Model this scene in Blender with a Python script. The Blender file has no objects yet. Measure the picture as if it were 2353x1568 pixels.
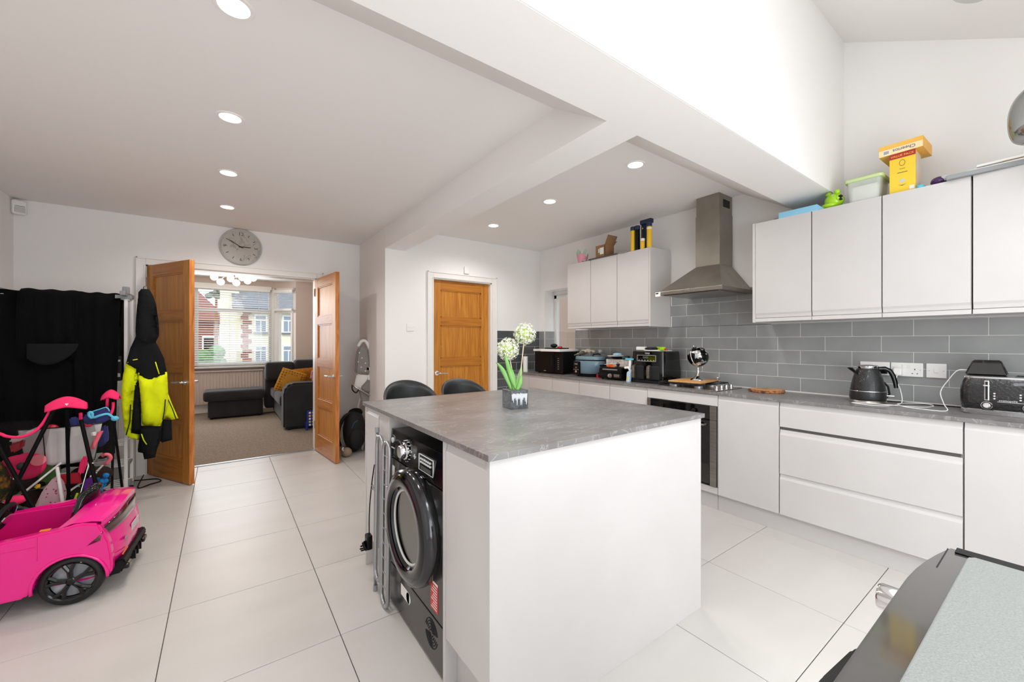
import bpy, bmesh, math, random
from mathutils import Vector, Matrix
random.seed(7)
S = bpy.context.scene
C = S.collection
PI = math.pi
# ---------------------------------------------------------------- camera
cam = bpy.data.objects.new('camera', bpy.data.cameras.new('camera')); C.objects.link(cam)
cam.data.sensor_width = 36; cam.data.lens = 924.5/2353*36
cam.data.shift_x = 3.5/2353; cam.data.shift_y = 1.0/2353
cam.data.clip_start = 0.02; cam.data.clip_end = 200
cam.location = (0, 0, 1.277); cam.rotation_euler = (PI/2, 0, -0.6206)
S.camera = cam
S.view_settings.view_transform = 'Standard'; S.view_settings.look = 'None'
S.view_settings.gamma = 1; S.view_settings.use_curve_mapping = False
S.view_settings.exposure = 0.33
# ---------------------------------------------------------------- world: bright overcast sky
W = bpy.data.worlds.new('sky'); S.world = W; W.use_nodes = True
bg = W.node_tree.nodes['Background']; bg.inputs[0].default_value = (0.86, 0.93, 1.0, 1); bg.inputs[1].default_value = 1.7
def area(name, loc, rot, sx, sy, power, col=(1, 1, 1)):
    l = bpy.data.lights.new(name, 'AREA'); l.shape = 'RECTANGLE'; l.size = sx; l.size_y = sy
    l.energy = power; l.color = col
    o = bpy.data.objects.new(name, l); o.location = loc; o.rotation_euler = rot; C.objects.link(o); return o
# daylight through the glazed garden doors behind the camera and the two roof windows
area('daylight_doors', (0.9, -1.02, 1.15), Vector((0, 1, .6)).to_track_quat('-Z', 'Y').to_euler(), 2.7, 1.9, 46, (0.97, 0.985, 1.0))
area('daylight_roof_window', (0.45, -0.15, 2.72), (math.radians(-30), 0, 0), 0.9, 1.0, 20, (.98, 0.99, 1))
area('daylight_roof_window', (1.95, -0.15, 2.72), (math.radians(-30), 0, 0), 0.9, 1.0, 20, (.98, 0.99, 1))
area('daylight_bay', (-0.5, 8.75, 1.6), (math.radians(-90), 0, 0), 2.4, 1.3, 30, (0.93, 0.96, 1.0))
sun = bpy.data.lights.new('sun', 'SUN'); sun.energy = 1.5; sun.angle = math.radians(15)
so = bpy.data.objects.new('sun', sun); so.rotation_euler = (math.radians(48), 0, math.radians(-25)); C.objects.link(so)

# ---------------------------------------------------------------- materials
def lin(h):
    if isinstance(h, (tuple, list)): return tuple(h)[:3] + (1,)
    h = h.lstrip('#'); v = [int(h[i:i+2], 16)/255 for i in (0, 2, 4)]
    return tuple(x/12.92 if x <= .04045 else ((x+.055)/1.055)**2.4 for x in v) + (1,)
def pbr(name, col, rough=.5, metal=0, col2=None, scale=8, bump=0, bscale=60, coat=0, spec=None, stretch=None,
        alpha=None, trans=0, emit=None, estr=0, vary=0, contrast=(.35, .65), sheen=0, ior=None):
    m = bpy.data.materials.new(name); m.use_nodes = True; n = m.node_tree.nodes; L = m.node_tree.links
    b = n['Principled BSDF']; I = b.inputs
    I['Base Color'].default_value = lin(col); I['Roughness'].default_value = rough; I['Metallic'].default_value = metal
    if coat: I['Coat Weight'].default_value = coat; I['Coat Roughness'].default_value = .06
    if spec is not None: I['Specular IOR Level'].default_value = spec
    if alpha is not None: I['Alpha'].default_value = alpha
    if trans: I['Transmission Weight'].default_value = trans
    if ior: I['IOR'].default_value = ior
    if sheen: I['Sheen Weight'].default_value = sheen
    if emit: I['Emission Color'].default_value = lin(emit); I['Emission Strength'].default_value = estr
    if col2 or bump or vary:
        tc = n.new('ShaderNodeTexCoord'); mp = n.new('ShaderNodeMapping'); L.new(tc.outputs['Object'], mp.inputs[0])
        if stretch: mp.inputs['Scale'].default_value = stretch
        oi = n.new('ShaderNodeObjectInfo')
        sc = n.new('ShaderNodeVectorMath'); sc.operation = 'SCALE'; sc.inputs[0].default_value = (37, 19, 53)
        L.new(oi.outputs['Random'], sc.inputs['Scale'])
        if vary: L.new(sc.outputs[0], mp.inputs['Location'])
    if col2:
        t = n.new('ShaderNodeTexNoise'); t.inputs['Scale'].default_value = scale; t.inputs['Detail'].default_value = 6
        L.new(mp.outputs[0], t.inputs['Vector'])
        r = n.new('ShaderNodeValToRGB'); r.color_ramp.elements[0].position = contrast[0]; r.color_ramp.elements[1].position = contrast[1]
        r.color_ramp.elements[0].color = lin(col); r.color_ramp.elements[1].color = lin(col2)
        L.new(t.outputs[0], r.inputs[0]); L.new(r.outputs[0], I['Base Color'])
    if bump:
        t2 = n.new('ShaderNodeTexNoise'); t2.inputs['Scale'].default_value = bscale; t2.inputs['Detail'].default_value = 4
        L.new(mp.outputs[0], t2.inputs['Vector'])
        bp = n.new('ShaderNodeBump'); bp.inputs['Strength'].default_value = bump; bp.inputs['Distance'].default_value = .004
        L.new(t2.outputs[0], bp.inputs['Height']); L.new(bp.outputs[0], I['Normal'])
    return m
def glassy(name, col=(.9, .95, .95), refl=.12, rough=.02):
    "thin pane: mostly clear, a little mirror-like"
    m = bpy.data.materials.new(name); m.use_nodes = True; n = m.node_tree.nodes; L = m.node_tree.links
    n.remove(n['Principled BSDF']); out = n['Material Output']
    t = n.new('ShaderNodeBsdfTransparent'); t.inputs[0].default_value = tuple(col)+(1,)
    g = n.new('ShaderNodeBsdfGlossy'); g.inputs['Roughness'].default_value = rough
    mx = n.new('ShaderNodeMixShader'); mx.inputs[0].default_value = refl
    L.new(t.outputs[0], mx.inputs[1]); L.new(g.outputs[0], mx.inputs[2]); L.new(mx.outputs[0], out.inputs[0]); return m
M = {}
M['wall'] = pbr('painted_wall', '#F4F1EF', .75, bump=.06, bscale=90)
M['ceil'] = pbr('painted_ceiling', '#F3F0ED', .8, bump=.05, bscale=70)
M['pinkwall'] = pbr('beige_pink_paint', '#DCCCC3', .8)
M['trimw'] = pbr('white_gloss_paint', '#F1EEEA', .35)
M['cab'] = pbr('light_grey_cabinet', '#C9C5C3', .38, col2='#CDC9C7', scale=3)
M['gapshade'] = pbr('painted_gap_shade', '#5A5754', .7)  # dark tone standing in for the shade between drawer fronts
M['black'] = pbr('black_plastic', '#0B0B0D', .36, spec=.22)
M['blackgloss'] = pbr('gloss_black', '#050506', .1, coat=.35, spec=.3)
M['blackmat'] = pbr('matt_black', '#121214', .7)
M['cloth'] = pbr('black_cloth', '#0B0B0C', .95, bump=.5, bscale=120, spec=.1)
M['cloth2'] = pbr('charcoal_cloth', '#1B1C1E', .95, bump=.5, bscale=120, spec=.1)
M['steel'] = pbr('brushed_steel', '#A6A19A', .28, .95, col2='#97928B', scale=6, stretch=(1, 1, 12))
M['hoodsteel'] = pbr('hood_steel', '#9A958B', .36, .85, col2='#8E887E', scale=5)
M['chrome'] = pbr('chrome', '#E6E6E8', .08, 1)
M['grey'] = pbr('grey_plastic', '#8C8E90', .4)
M['lgrey'] = pbr('pale_grey_plastic', '#C9C9C7', .45)
M['white'] = pbr('white_plastic', '#F3F1EE', .35)
M['paper'] = pbr('white_paper', '#EFEDE8', .8)
M['grout'] = pbr('floor_grout', '#5F5A55', .9)
M['tgrout'] = pbr('pale_grout', '#DAD8D4', .9)
M['ftile'] = pbr('cream_floor_tile', '#CBC6C2', .36, col2='#C5C0BB', spec=.35, scale=1.6, stretch=(1, 3.2, 1), vary=1, bump=.02, bscale=25, contrast=(.3, .72))
M['wtile'] = pbr('grey_wall_tile', '#9A9C9B', .2, col2='#8F9191', scale=5, vary=1, bump=.03, bscale=18)
M['wtile2'] = pbr('dark_grey_wall_tile', '#55585A', .2, col2='#4C4F51', scale=5, vary=1)
M['carpet'] = pbr('taupe_carpet', '#A39484', .97, col2='#84766A', scale=55, bump=.9, bscale=260, spec=.1, contrast=(.3, .7))
M['alu'] = pbr('grey_metal_tube', '#A9ABAD', .3, .8)
M['pink'] = pbr('hot_pink_gloss', '#F0108A', .18, coat=.5)
M['pinkin'] = pbr('hot_pink_inner', '#DB0F7C', .4)
M['hotpink'] = pbr('hot_pink_fabric', '#FA2A6C', .85, bump=.2)
M['palepink'] = pbr('pale_pink_fabric', '#D9B6BC', .9, col2='#E8CDD0', scale=20)
M['coral'] = pbr('coral_plastic', '#E86A78', .4)
M['red'] = pbr('red_plastic', '#B3182A', .4)
M['hiviz'] = pbr('lime_yellow_cloth', '#E2EE12', .85, bump=.25, bscale=50, spec=.2)
M['lime'] = pbr('lime_plastic', '#A7D81C', .2, coat=.4)
M['blue'] = pbr('navy_fabric', '#2E3470', .8)
M['sky'] = pbr('light_blue_plastic', '#5EC4E4', .4)
M['teal'] = pbr('bright_blue_plush', '#1272B8', .9, bump=1, bscale=80)
M['purple'] = pbr('purple_card', '#5E1C86', .5)
M['yellow'] = pbr('yellow_card', '#F3C52A', .5)
M['mustard'] = pbr('mustard_fabric', '#B87818', .9, col2='#9A6010', scale=30, bump=.6, bscale=70)
M['sofa'] = pbr('charcoal_suede', '#26272B', .9, col2='#1C1A19', scale=4, bump=.3, bscale=90, sheen=.15, contrast=(.35, .7))
M['leather'] = pbr('black_leatherette', '#2B2D2E', .38, bump=.15, bscale=120)
M['board'] = pbr('pale_bamboo', '#CE9A62', .5, col2='#BD8750', scale=10, stretch=(1, 8, 1))
M['bark'] = pbr('rough_bark', '#B4774A', .9, col2='#5E3822', scale=45, bump=1, bscale=60, contrast=(.42, .58))
M['logtop'] = pbr('log_top', '#9A6E4E', .6, col2='#C79A70', scale=9)
M['card'] = pbr('brown_cardboard', '#9C7550', .8, col2='#8E6947', scale=12)
M['glass'] = glassy('window_glass', (.93, .96, .97), .06)
M['smoke'] = glassy('smoked_glass', (.62, .62, .60), .3, .1)
M['dglass'] = pbr('dark_door_glass', '#050506', .05, coat=1)
M['lamp'] = pbr('lit_diffuser', '#FFFFFF', .5, emit='#FFF6E8', estr=5)
M['globe'] = pbr('warm_lit_globe', '#FFF3DF', .3, emit='#FFE2B8', estr=2.2)
M['led'] = pbr('display_green_grey', '#4A4F4A', .3)
M['ink'] = pbr('pale_print', '#D9D9D9', .5)
M['darkink'] = pbr('dark_print', '#4A463F', .5)
M['leaf'] = pbr('fresh_green_leaf', '#6FA84E', .45, col2='#93C878', scale=6)
M['petal'] = pbr('cream_petal', '#F5F3E4', .6)
M['petalg'] = pbr('green_bud', '#BFD873', .6)
M['stem'] = pbr('beige_stem', '#C9B49E', .6)
M['render'] = pbr('cream_render', '#E9DFC4', .9)
M['slate'] = pbr('slate_roof', '#77787F', .8, col2='#696A72', scale=2)
M['brick'] = pbr('red_brick', '#9C5A4A', .9, col2='#87493C', scale=4)
M['hedge'] = pbr('hedge_green', '#5F8A48', .95, col2='#3E6631', scale=6, bump=1, bscale=15)
M['asphalt'] = pbr('road_asphalt', '#8C8C8A', .95)
M['tan'] = pbr('tan_fabric', '#A08A76', .9)
M['hcgrey'] = pbr('grey_highchair_fabric', '#8C8782', .85)

def nodes_mat(name, rough=.4):
    m = bpy.data.materials.new(name); m.use_nodes = True
    return m, m.node_tree.nodes, m.node_tree.links, m.node_tree.nodes['Principled BSDF']
def oak(name, c1, c2, stretch):
    m, n, L, b = nodes_mat(name); b.inputs['Roughness'].default_value = .38
    tc = n.new('ShaderNodeTexCoord'); mp = n.new('ShaderNodeMapping'); mp.inputs['Scale'].default_value = stretch
    oi = n.new('ShaderNodeObjectInfo'); sc = n.new('ShaderNodeVectorMath'); sc.operation = 'SCALE'; sc.inputs[0].default_value = (11, 7, 5)
    L.new(oi.outputs['Random'], sc.inputs['Scale']); L.new(sc.outputs[0], mp.inputs['Location']); L.new(tc.outputs['Object'], mp.inputs[0])
    t = n.new('ShaderNodeTexNoise'); t.inputs['Scale'].default_value = 3; t.inputs['Detail'].default_value = 8; t.inputs['Distortion'].default_value = .6
    L.new(mp.outputs[0], t.inputs['Vector'])
    r = n.new('ShaderNodeValToRGB'); r.color_ramp.elements[0].position = .3; r.color_ramp.elements[1].position = .7
    r.color_ramp.elements[0].color = lin(c1); r.color_ramp.elements[1].color = lin(c2)
    L.new(t.outputs[0], r.inputs[0]); L.new(r.outputs[0], b.inputs['Base Color'])
    bp = n.new('ShaderNodeBump'); bp.inputs['Strength'].default_value = .15; bp.inputs['Distance'].default_value = .002
    L.new(t.outputs[0], bp.inputs['Height']); L.new(bp.outputs[0], b.inputs['Normal']); return m
M['oakv'] = oak('oak_upright_grain', '#AE6818', '#D08C34', (14, 14, 1))
M['oakh'] = oak('oak_cross_grain', '#A66216', '#C6802C', (1, 14, 14))
M['oakedge'] = oak('oak_raw_edge', '#A85A1E', '#D98E4A', (10, 10, 1.5))
def stone():
    m, n, L, b = nodes_mat('grey_slate_worktop'); b.inputs['Roughness'].default_value = .3
    tc = n.new('ShaderNodeTexCoord'); mp = n.new('ShaderNodeMapping'); L.new(tc.outputs['Object'], mp.inputs[0]); mp.inputs['Scale'].default_value = (1, 1.8, 1)
    mp.inputs['Rotation'].default_value = (0, 0, .5)
    a = n.new('ShaderNodeTexNoise'); a.inputs['Scale'].default_value = 3.2; a.inputs['Detail'].default_value = 9; a.inputs['Distortion'].default_value = .8
    v = n.new('ShaderNodeTexNoise'); v.inputs['Scale'].default_value = 5; v.inputs['Detail'].default_value = 7; v.inputs['Distortion'].default_value = 2.2
    L.new(mp.outputs[0], a.inputs['Vector']); L.new(mp.outputs[0], v.inputs['Vector'])
    r = n.new('ShaderNodeValToRGB'); e = r.color_ramp.elements; e[0].position = .3; e[0].color = lin('#6C6867'); e[1].position = .7; e[1].color = lin('#848180')
    L.new(a.outputs[0], r.inputs[0])
    r2 = n.new('ShaderNodeValToRGB'); e = r2.color_ramp.elements; e[0].position = .478; e[0].color = (0, 0, 0, 1); e[1].position = .522; e[1].color = (0, 0, 0, 1)
    k = e.new(.5); k.color = (.5, .5, .5, 1)
    L.new(v.outputs[0], r2.inputs[0])
    mx = n.new('ShaderNodeMixRGB'); L.new(r2.outputs[0], mx.inputs[0]); L.new(r.outputs[0], mx.inputs[1]); mx.inputs[2].default_value = lin('#B0ACA9')
    L.new(mx.outputs[0], b.inputs['Base Color'])
    bp = n.new('ShaderNodeBump'); bp.inputs['Strength'].default_value = .12; bp.inputs['Distance'].default_value = .002
    L.new(a.outputs[0], bp.inputs['Height']); L.new(bp.outputs[0], b.inputs['Normal']); return m
M['stone'] = stone()
def marble(name, c1, c2, scale=7, w=.04):
    m, n, L, b = nodes_mat(name); b.inputs['Roughness'].default_value = .2
    tc = n.new('ShaderNodeTexCoord')
    v = n.new('ShaderNodeTexNoise'); v.inputs['Scale'].default_value = scale; v.inputs['Detail'].default_value = 5; v.inputs['Distortion'].default_value = 1.2
    L.new(tc.outputs['Object'], v.inputs['Vector'])
    r = n.new('ShaderNodeValToRGB'); e = r.color_ramp.elements; e[0].position = .5-w; e[0].color = lin(c1); e[1].position = .5+w; e[1].color = lin(c1)
    k = e.new(.5); k.color = lin(c2); L.new(v.outputs[0], r.inputs[0]); L.new(r.outputs[0], b.inputs['Base Color']); return m
M['marble'] = marble('grey_veined_clock_face', '#BDB8B1', '#9C9891', 6, .02)
M['potface'] = marble('slate_with_white_drips', '#3E4144', '#55585B', 20, .1)
def mesh_mat(name, col, dens, scale=420):
    "see-through netting"
    m = bpy.data.materials.new(name); m.use_nodes = True; n = m.node_tree.nodes; L = m.node_tree.links
    b = n['Principled BSDF']; b.inputs['Base Color'].default_value = lin(col); b.inputs['Roughness'].default_value = .9
    b.inputs['Alpha'].default_value = dens; return m
M['net'] = mesh_mat('black_netting', '#050505', .32)
M['wnet'] = mesh_mat('white_netting', '#C9C8C6', .93)
M['tub'] = mesh_mat('milky_tub_plastic', '#E9EDE6', .55)
M['speckle'] = pbr('speckled_grey_top', '#8F928F', .6, .1, col2='#848784', scale=420, bump=.3, bscale=400)

# ---------------------------------------------------------------- mesh helpers
class MB:
    def __init__(s): s.b = bmesh.new()
    def box(s, x0, x1, y0, y1, z0, z1, bev=0, seg=2):
        x0, x1 = min(x0, x1), max(x0, x1); y0, y1 = min(y0, y1), max(y0, y1); z0, z1 = min(z0, z1), max(z0, z1)
        t = bmesh.new()
        r = bmesh.ops.create_cube(t, size=1)
        for v in t.verts: v.co = Vector(((x0+x1)/2+v.co.x*(x1-x0), (y0+y1)/2+v.co.y*(y1-y0), (z0+z1)/2+v.co.z*(z1-z0)))
        if bev:
            bev = min(bev, .49*min(x1-x0, y1-y0, z1-z0))
            bmesh.ops.bevel(t, geom=t.edges[:], offset=bev, segments=seg, profile=.6, affect='EDGES')
        s.join(t); return s
    def join(s, t, mat=None):
        if mat is not None: bmesh.ops.transform(t, matrix=mat, verts=t.verts)
        me = bpy.data.meshes.new('tmp'); t.to_mesh(me); t.free(); s.b.from_mesh(me); bpy.data.meshes.remove(me); return s
    def add(s, other, mat=None): return s.join(other.b, mat)
    def cyl(s, p0, p1, r0, r1=None, n=20, cap=True):
        r1 = r0 if r1 is None else r1; p0 = Vector(p0); p1 = Vector(p1); d = p1-p0
        t = bmesh.new(); bmesh.ops.create_cone(t, cap_ends=cap, segments=n, radius1=r0, radius2=max(r1, 1e-5), depth=d.length)
        q = Vector((0, 0, 1)).rotation_difference(d).to_matrix().to_4x4()
        s.join(t, Matrix.Translation((p0+p1)/2) @ q); return s
    def lathe(s, prof, c=(0, 0, 0), n=32, axis=None, sx=1, sy=1, cap=True):
        t = bmesh.new(); rings = []
        for r, z in prof:
            rings.append([t.verts.new((r*math.cos(2*PI*i/n)*sx, r*math.sin(2*PI*i/n)*sy, z)) for i in range(n)])
        for a, b in zip(rings, rings[1:]):
            for i in range(n): t.faces.new((a[i], a[(i+1) % n], b[(i+1) % n], b[i]))
        for ring, z in ((rings[0], 0), (rings[-1], 1)):
            if not cap: break
            try: t.faces.new(ring if z else ring[::-1])
            except Exception: pass
        bmesh.ops.remove_doubles(t, verts=t.verts, dist=1e-5)
        m = Matrix.Translation(c)
        if axis: m = m @ Vector((0, 0, 1)).rotation_difference(Vector(axis)).to_matrix().to_4x4()
        s.join(t, m); return s
    def ball(s, c, r, sx=1, sy=1, sz=1, u=20, v=12, rot=None):
        t = bmesh.new(); bmesh.ops.create_uvsphere(t, u_segments=u, v_segments=v, radius=r)
        m = Matrix.Translation(c)
        if rot: m = m @ rot
        s.join(t, m @ Matrix.Diagonal((sx, sy, sz, 1))); return s
    def tube(s, pts, r, n=8, closed=False, cap=True, flat=1):
        pts = [Vector(p) for p in pts]; t = bmesh.new(); rings = []; N = len(pts)
        up = None
        for i, p in enumerate(pts):
            a = pts[(i-1) % N] if (closed or i > 0) else p; b = pts[(i+1) % N] if (closed or i < N-1) else p
            d = (b-a).normalized() if (b-a).length > 1e-9 else Vector((0, 0, 1))
            if up is None:
                up = Vector((0, 0, 1)) if abs(d.z) < .9 else Vector((1, 0, 0))
            x = d.cross(up).normalized(); y = x.cross(d).normalized(); up = y
            rr = r[i] if isinstance(r, (list, tuple)) else r
            rings.append([t.verts.new(p+x*rr*math.cos(2*PI*k/n)*flat+y*rr*math.sin(2*PI*k/n)) for k in range(n)])
        m = N if closed else N-1
        for i in range(m):
            a = rings[i]; b = rings[(i+1) % N]
            for k in range(n): t.faces.new((a[k], a[(k+1) % n], b[(k+1) % n], b[k]))
        if not closed and cap:
            t.faces.new(rings[0][::-1]); t.faces.new(rings[-1])
        s.join(t); return s
    def prism(s, poly, axis, a0, a1, bev=0):
        "poly of 2-D points extruded along axis 'x','y','z' from a0 to a1"
        f = {'x': lambda u, v, a: (a, u, v), 'y': lambda u, v, a: (u, a, v), 'z': lambda u, v, a: (u, v, a)}[axis]
        t = bmesh.new(); A = [t.verts.new(f(u, v, a0)) for u, v in poly]; B = [t.verts.new(f(u, v, a1)) for u, v in poly]
        n = len(poly); t.faces.new(A); t.faces.new(B[::-1])
        for i in range(n): t.faces.new((A[i], B[i], B[(i+1) % n], A[(i+1) % n]))
        bmesh.ops.recalc_face_normals(t, faces=t.faces)
        if bev: bmesh.ops.bevel(t, geom=t.edges[:], offset=bev, segments=2, affect='EDGES')
        s.join(t); return s
    def grid(s, nu, nv, fn, thick=0):
        t = bmesh.new(); V = [[t.verts.new(fn(i/(nu-1), j/(nv-1))) for j in range(nv)] for i in range(nu)]
        for i in range(nu-1):
            for j in range(nv-1):
                try: t.faces.new((V[i][j], V[i+1][j], V[i+1][j+1], V[i][j+1]))
                except Exception: pass
        if thick:
            bmesh.ops.recalc_face_normals(t, faces=t.faces)
            bmesh.ops.solidify(t, geom=t.faces[:], thickness=thick)
        s.join(t); return s
    def quad(s, *p):
        t = bmesh.new(); t.faces.new([t.verts.new(q) for q in p]); s.join(t); return s
    def xf(s, m): bmesh.ops.transform(s.b, matrix=m, verts=s.b.verts); return s
def inv(parent):
    m = Matrix.Identity(4); p = parent; chain = []
    while p is not None: chain.append(p); p = p.parent
    for p in reversed(chain): m = m @ (Matrix.Translation(p.location) @ p.rotation_euler.to_matrix().to_4x4())
    return m.inverted()
def build(name, mb, mat, parent=None, world=False, smooth=0, label=None, sub=0, kind=None, keep=False):
    if not keep: bmesh.ops.recalc_face_normals(mb.b, faces=mb.b.faces)
    if world and parent is not None: mb.xf(inv(parent))
    me = bpy.data.meshes.new(name); mb.b.to_mesh(me); mb.b.free()
    me.materials.append(M[mat] if isinstance(mat, str) else mat)
    if smooth:
        for p in me.polygons: p.use_smooth = True
        if smooth > 1:
            me.set_sharp_from_angle(angle=math.radians(smooth))
    o = bpy.data.objects.new(name, me); C.objects.link(o)
    if parent: o.parent = parent
    if label: o['label'] = label
    if kind: o['kind'] = kind
    if sub: md = o.modifiers.new('subdivision', 'SUBSURF'); md.levels = sub; md.render_levels = sub
    return o
def thing(name, label, cat, loc=(0, 0, 0), rz=0, group=None, kind=None):
    o = bpy.data.objects.new(name, None); C.objects.link(o); o.empty_display_size = .05
    o.location = loc; o.rotation_euler = (0, 0, rz)
    if label: o['label'] = label
    if cat: o['category'] = cat
    if group: o['group'] = group
    if kind: o['kind'] = kind
    return o
def tag(o, label, cat, group=None, kind=None):
    o['label'] = label; o['category'] = cat
    if group: o['group'] = group
    if kind: o['kind'] = kind
    return o
def origin(o, loc):
    "move a top-level mesh object's origin to loc without moving its mesh"
    loc = Vector(loc); o.data.transform(Matrix.Translation(-loc)); o.location = loc; return o
def struct(name, mb, mat, label, cat='wall', **k):
    o = build(name, mb, mat, **k); tag(o, label, cat, kind='structure'); return o
def copy_tree(o, parent=None):
    c = o.copy(); C.objects.link(c); c.parent = parent
    for ch in list(o.children): copy_tree(ch, c)
    return c
def text_mb(s, size, depth=.0006, align='CENTER'):
    cu = bpy.data.curves.new('txt', 'FONT'); cu.body = s; cu.size = size; cu.extrude = depth; cu.align_x = align; cu.align_y = 'CENTER'; cu.resolution_u = 2
    o = bpy.data.objects.new('txt', cu); C.objects.link(o)
    dg = bpy.context.evaluated_depsgraph_get(); me = bpy.data.meshes.new_from_object(o.evaluated_get(dg))
    mb = MB(); mb.b.from_mesh(me); bpy.data.objects.remove(o); bpy.data.curves.remove(cu); bpy.data.meshes.remove(me); return mb
def facing(loc, right, up):
    "matrix that lays text (x right, y up) at loc"
    r = Vector(right).normalized(); u = Vector(up).normalized(); n = r.cross(u)
    return Matrix(((r.x, u.x, n.x, loc[0]), (r.y, u.y, n.y, loc[1]), (r.z, u.z, n.z, loc[2]), (0, 0, 0, 1)))
def arc(c, r, a0, a1, n, f=lambda u, v: (u, v)):
    return [(c[0]+r*math.cos(a0+(a1-a0)*i/(n-1)), c[1]+r*math.sin(a0+(a1-a0)*i/(n-1))) for i in range(n)]
# ================================================================ THE SETTING
XL, XR, YC, YD, YB = -1.43, 3.49, 5.17, 4.2, -1.1      # left wall, hob wall, clock wall, oak door wall, garden wall
CM, CK, BZ, HT = 2.475, 2.49, 2.255, .897
T0X, T0Y, TS = -.2065, .606, .6238
# floor and its tiles
fl = struct('floor', MB().box(XL-.2, 3.75, YB-.2, YC+.02, -.12, -.006), 'grout', 'large cream porcelain tiles laid over the kitchen floor', 'floor')
g = .0032
def tile_mesh(x0, x1, y0, y1):
    m = MB().box(x0, x1, y0, y1, -.0058, 0, .0012, 1)
    return m
full = None
for i in range(-3, 7):
    for j in range(-4, 9):
        x0, x1 = T0X+i*TS, T0X+(i+1)*TS; y0, y1 = T0Y+j*TS, T0Y+(j+1)*TS
        cx0, cx1, cy0, cy1 = max(x0, XL), min(x1, 3.49), max(y0, YB), min(y1, YC+.01)
        if x1-.01 > 3.0: cx1 = min(cx1, 3.49)
        if cx1-cx0 < .03 or cy1-cy0 < .03: continue
        whole = abs(cx1-cx0-TS) < 1e-6 and abs(cy1-cy0-TS) < 1e-6
        if whole and full is not None:
            o = full.copy(); C.objects.link(o); o.location = (x0, y0, 0); o.parent = fl; continue
        if whole:
            full = build('floor_tile', MB().box(g/2, TS-g/2, g/2, TS-g/2, -.0058, 0, .0012, 1), 'ftile', fl); full.location = (x0, y0, 0)
        else:
            o = build('floor_tile', MB().box(g/2, cx1-cx0-g/2, g/2, cy1-cy0-g/2, -.0058, 0, .0012, 1), 'ftile', fl); o.location = (cx0, cy0, 0)
struct('floor', MB().box(-2.6, 2.6, YC+.03, 9.2, -.12, .004), 'carpet', 'taupe carpet of the living room beyond the double doors', 'carpet')
thr = struct('trim_1', MB().box(-.6, .9, YC+.005, YC+.04, -.01, .008, .003), 'alu', 'thin metal threshold strip between tiles and carpet', 'trim')
# walls
struct('wall_left', MB().box(XL-.2, XL, YB-.2, YC+.15, -.12, 3.6), 'wall', 'plain white wall at the left edge, meeting the clock wall')
m = MB(); m.box(XL-.2, -.60, YC, YC+.15, -.02, 2.6); m.box(.895, 1.385, YC, YC+.15, -.02, 2.6); m.box(-.60, .895, YC, YC+.15, 2.012, 2.6)
struct('wall_back', m, 'wall', 'white wall under the round clock around the double doorway')
m = MB(); m.box(1.385, 1.60, YD, YC+.3, -.02, 2.6); m.box(1.60, 1.925, YD, YD+.15, -.02, 2.6); m.box(2.712, XR+.3, YD, YD+.15, -.02, 2.6); m.box(1.925, 2.712, YD, YD+.15, 1.998, 2.6)
struct('wall_door', m, 'wall', 'white wall around the single oak door, with a return facing the double doors')
# hob wall with a deep window recess
RY0, RY1, RZ0, RZ1 = 3.518, 4.10, HT, 1.95
m = MB(); m.box(XR, XR+.26, YB-.2, RY0, -.02, 3.7); m.box(XR, XR+.26, RY1, YD+.2, -.02, 2.6); m.box(XR, XR+.26, RY0, RY1, RZ1, 2.6); m.box(XR, XR+.26, RY0, RY1, -.02, RZ0)
struct('wall_right', m, 'wall', 'long white wall behind the hob, cabinets and grey tiles')
# ceilings
struct('ceiling', MB().box(XL-.2, 1.5, .94, YC+.16, CM, CM+.1), 'ceil', 'white ceiling with a line of four recessed lights', 'ceiling')
struct('ceiling', MB().box(1.5, XR+.28, .94, YD+.2, CK, CK+.1), 'ceil', 'white ceiling over the cooking side with three recessed lights', 'ceiling')
struct('beam', MB().prism([(.926, BZ), (1.203, BZ), (1.585, CM+.02), (.926, CM+.02)], 'x', XL, XR), 'wall', 'wide boxed beam crossing the room below the tall wall', 'beam')
struct("beam", MB().box(1.386, 1.60, 1.2, YD-.001, BZ+.0005, CM+.03), 'wall', 'boxed beam running from the cross beam to the oak door wall', 'beam')
struct('wall_high', MB().box(XL-.1, XR+.1, .92, 1.0, BZ+.0005, 3.6), 'wall', 'bright tall white wall rising above the cross beam')
# sloping roof with two roof windows; z = 2.816 + .57 y
def rz(y): return 2.816+.57*y
sl = [(-1.3, -.62), (-.62, .32), (.32, 1.0)]
m = MB()
def slab(x0, x1, y0, y1):
    m.prism([(y0, rz(y0)), (y1, rz(y1)), (y1, rz(y1)+.12), (y0, rz(y0)+.12)], 'x', x0, x1)
slab(XL-.2, XR+.2, -1.35, -.62); slab(XL-.2, XR+.2, .32, 1.05)
for a, b in ((XL-.2, 0.0), (.9, 1.5), (2.4, XR+.2)): slab(a, b, -.62, .32)
struct('ceiling', m, 'ceil', 'sloping white ceiling above the tall wall at the upper right', 'ceiling')
for i, x in enumerate((0.0, 1.5)):
    w = thing('window_%d' % (i+4), ('first' if i == 0 else 'second')+' roof window in the sloping ceiling, out of frame', 'window', (x+.45, -.15, rz(-.15)), kind='structure')
    f = MB()
    for a, b, c, d in ((x, x+.05, -.62, .32), (x+.85, x+.9, -.62, .32), (x, x+.9, -.62, -.57), (x, x+.9, .27, .32)):
        f.prism([(c, rz(c)+.02), (d, rz(d)+.02), (d, rz(d)+.1), (c, rz(c)+.1)], 'x', a, b)
    build('window_frame', f, 'trimw', w, True)
    build('pane', MB().prism([(-.6, rz(-.6)+.06), (.3, rz(.3)+.06), (.3, rz(.3)+.07), (-.6, rz(-.6)+.07)], 'x', x+.03, x+.87), 'glass', w, True)
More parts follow.
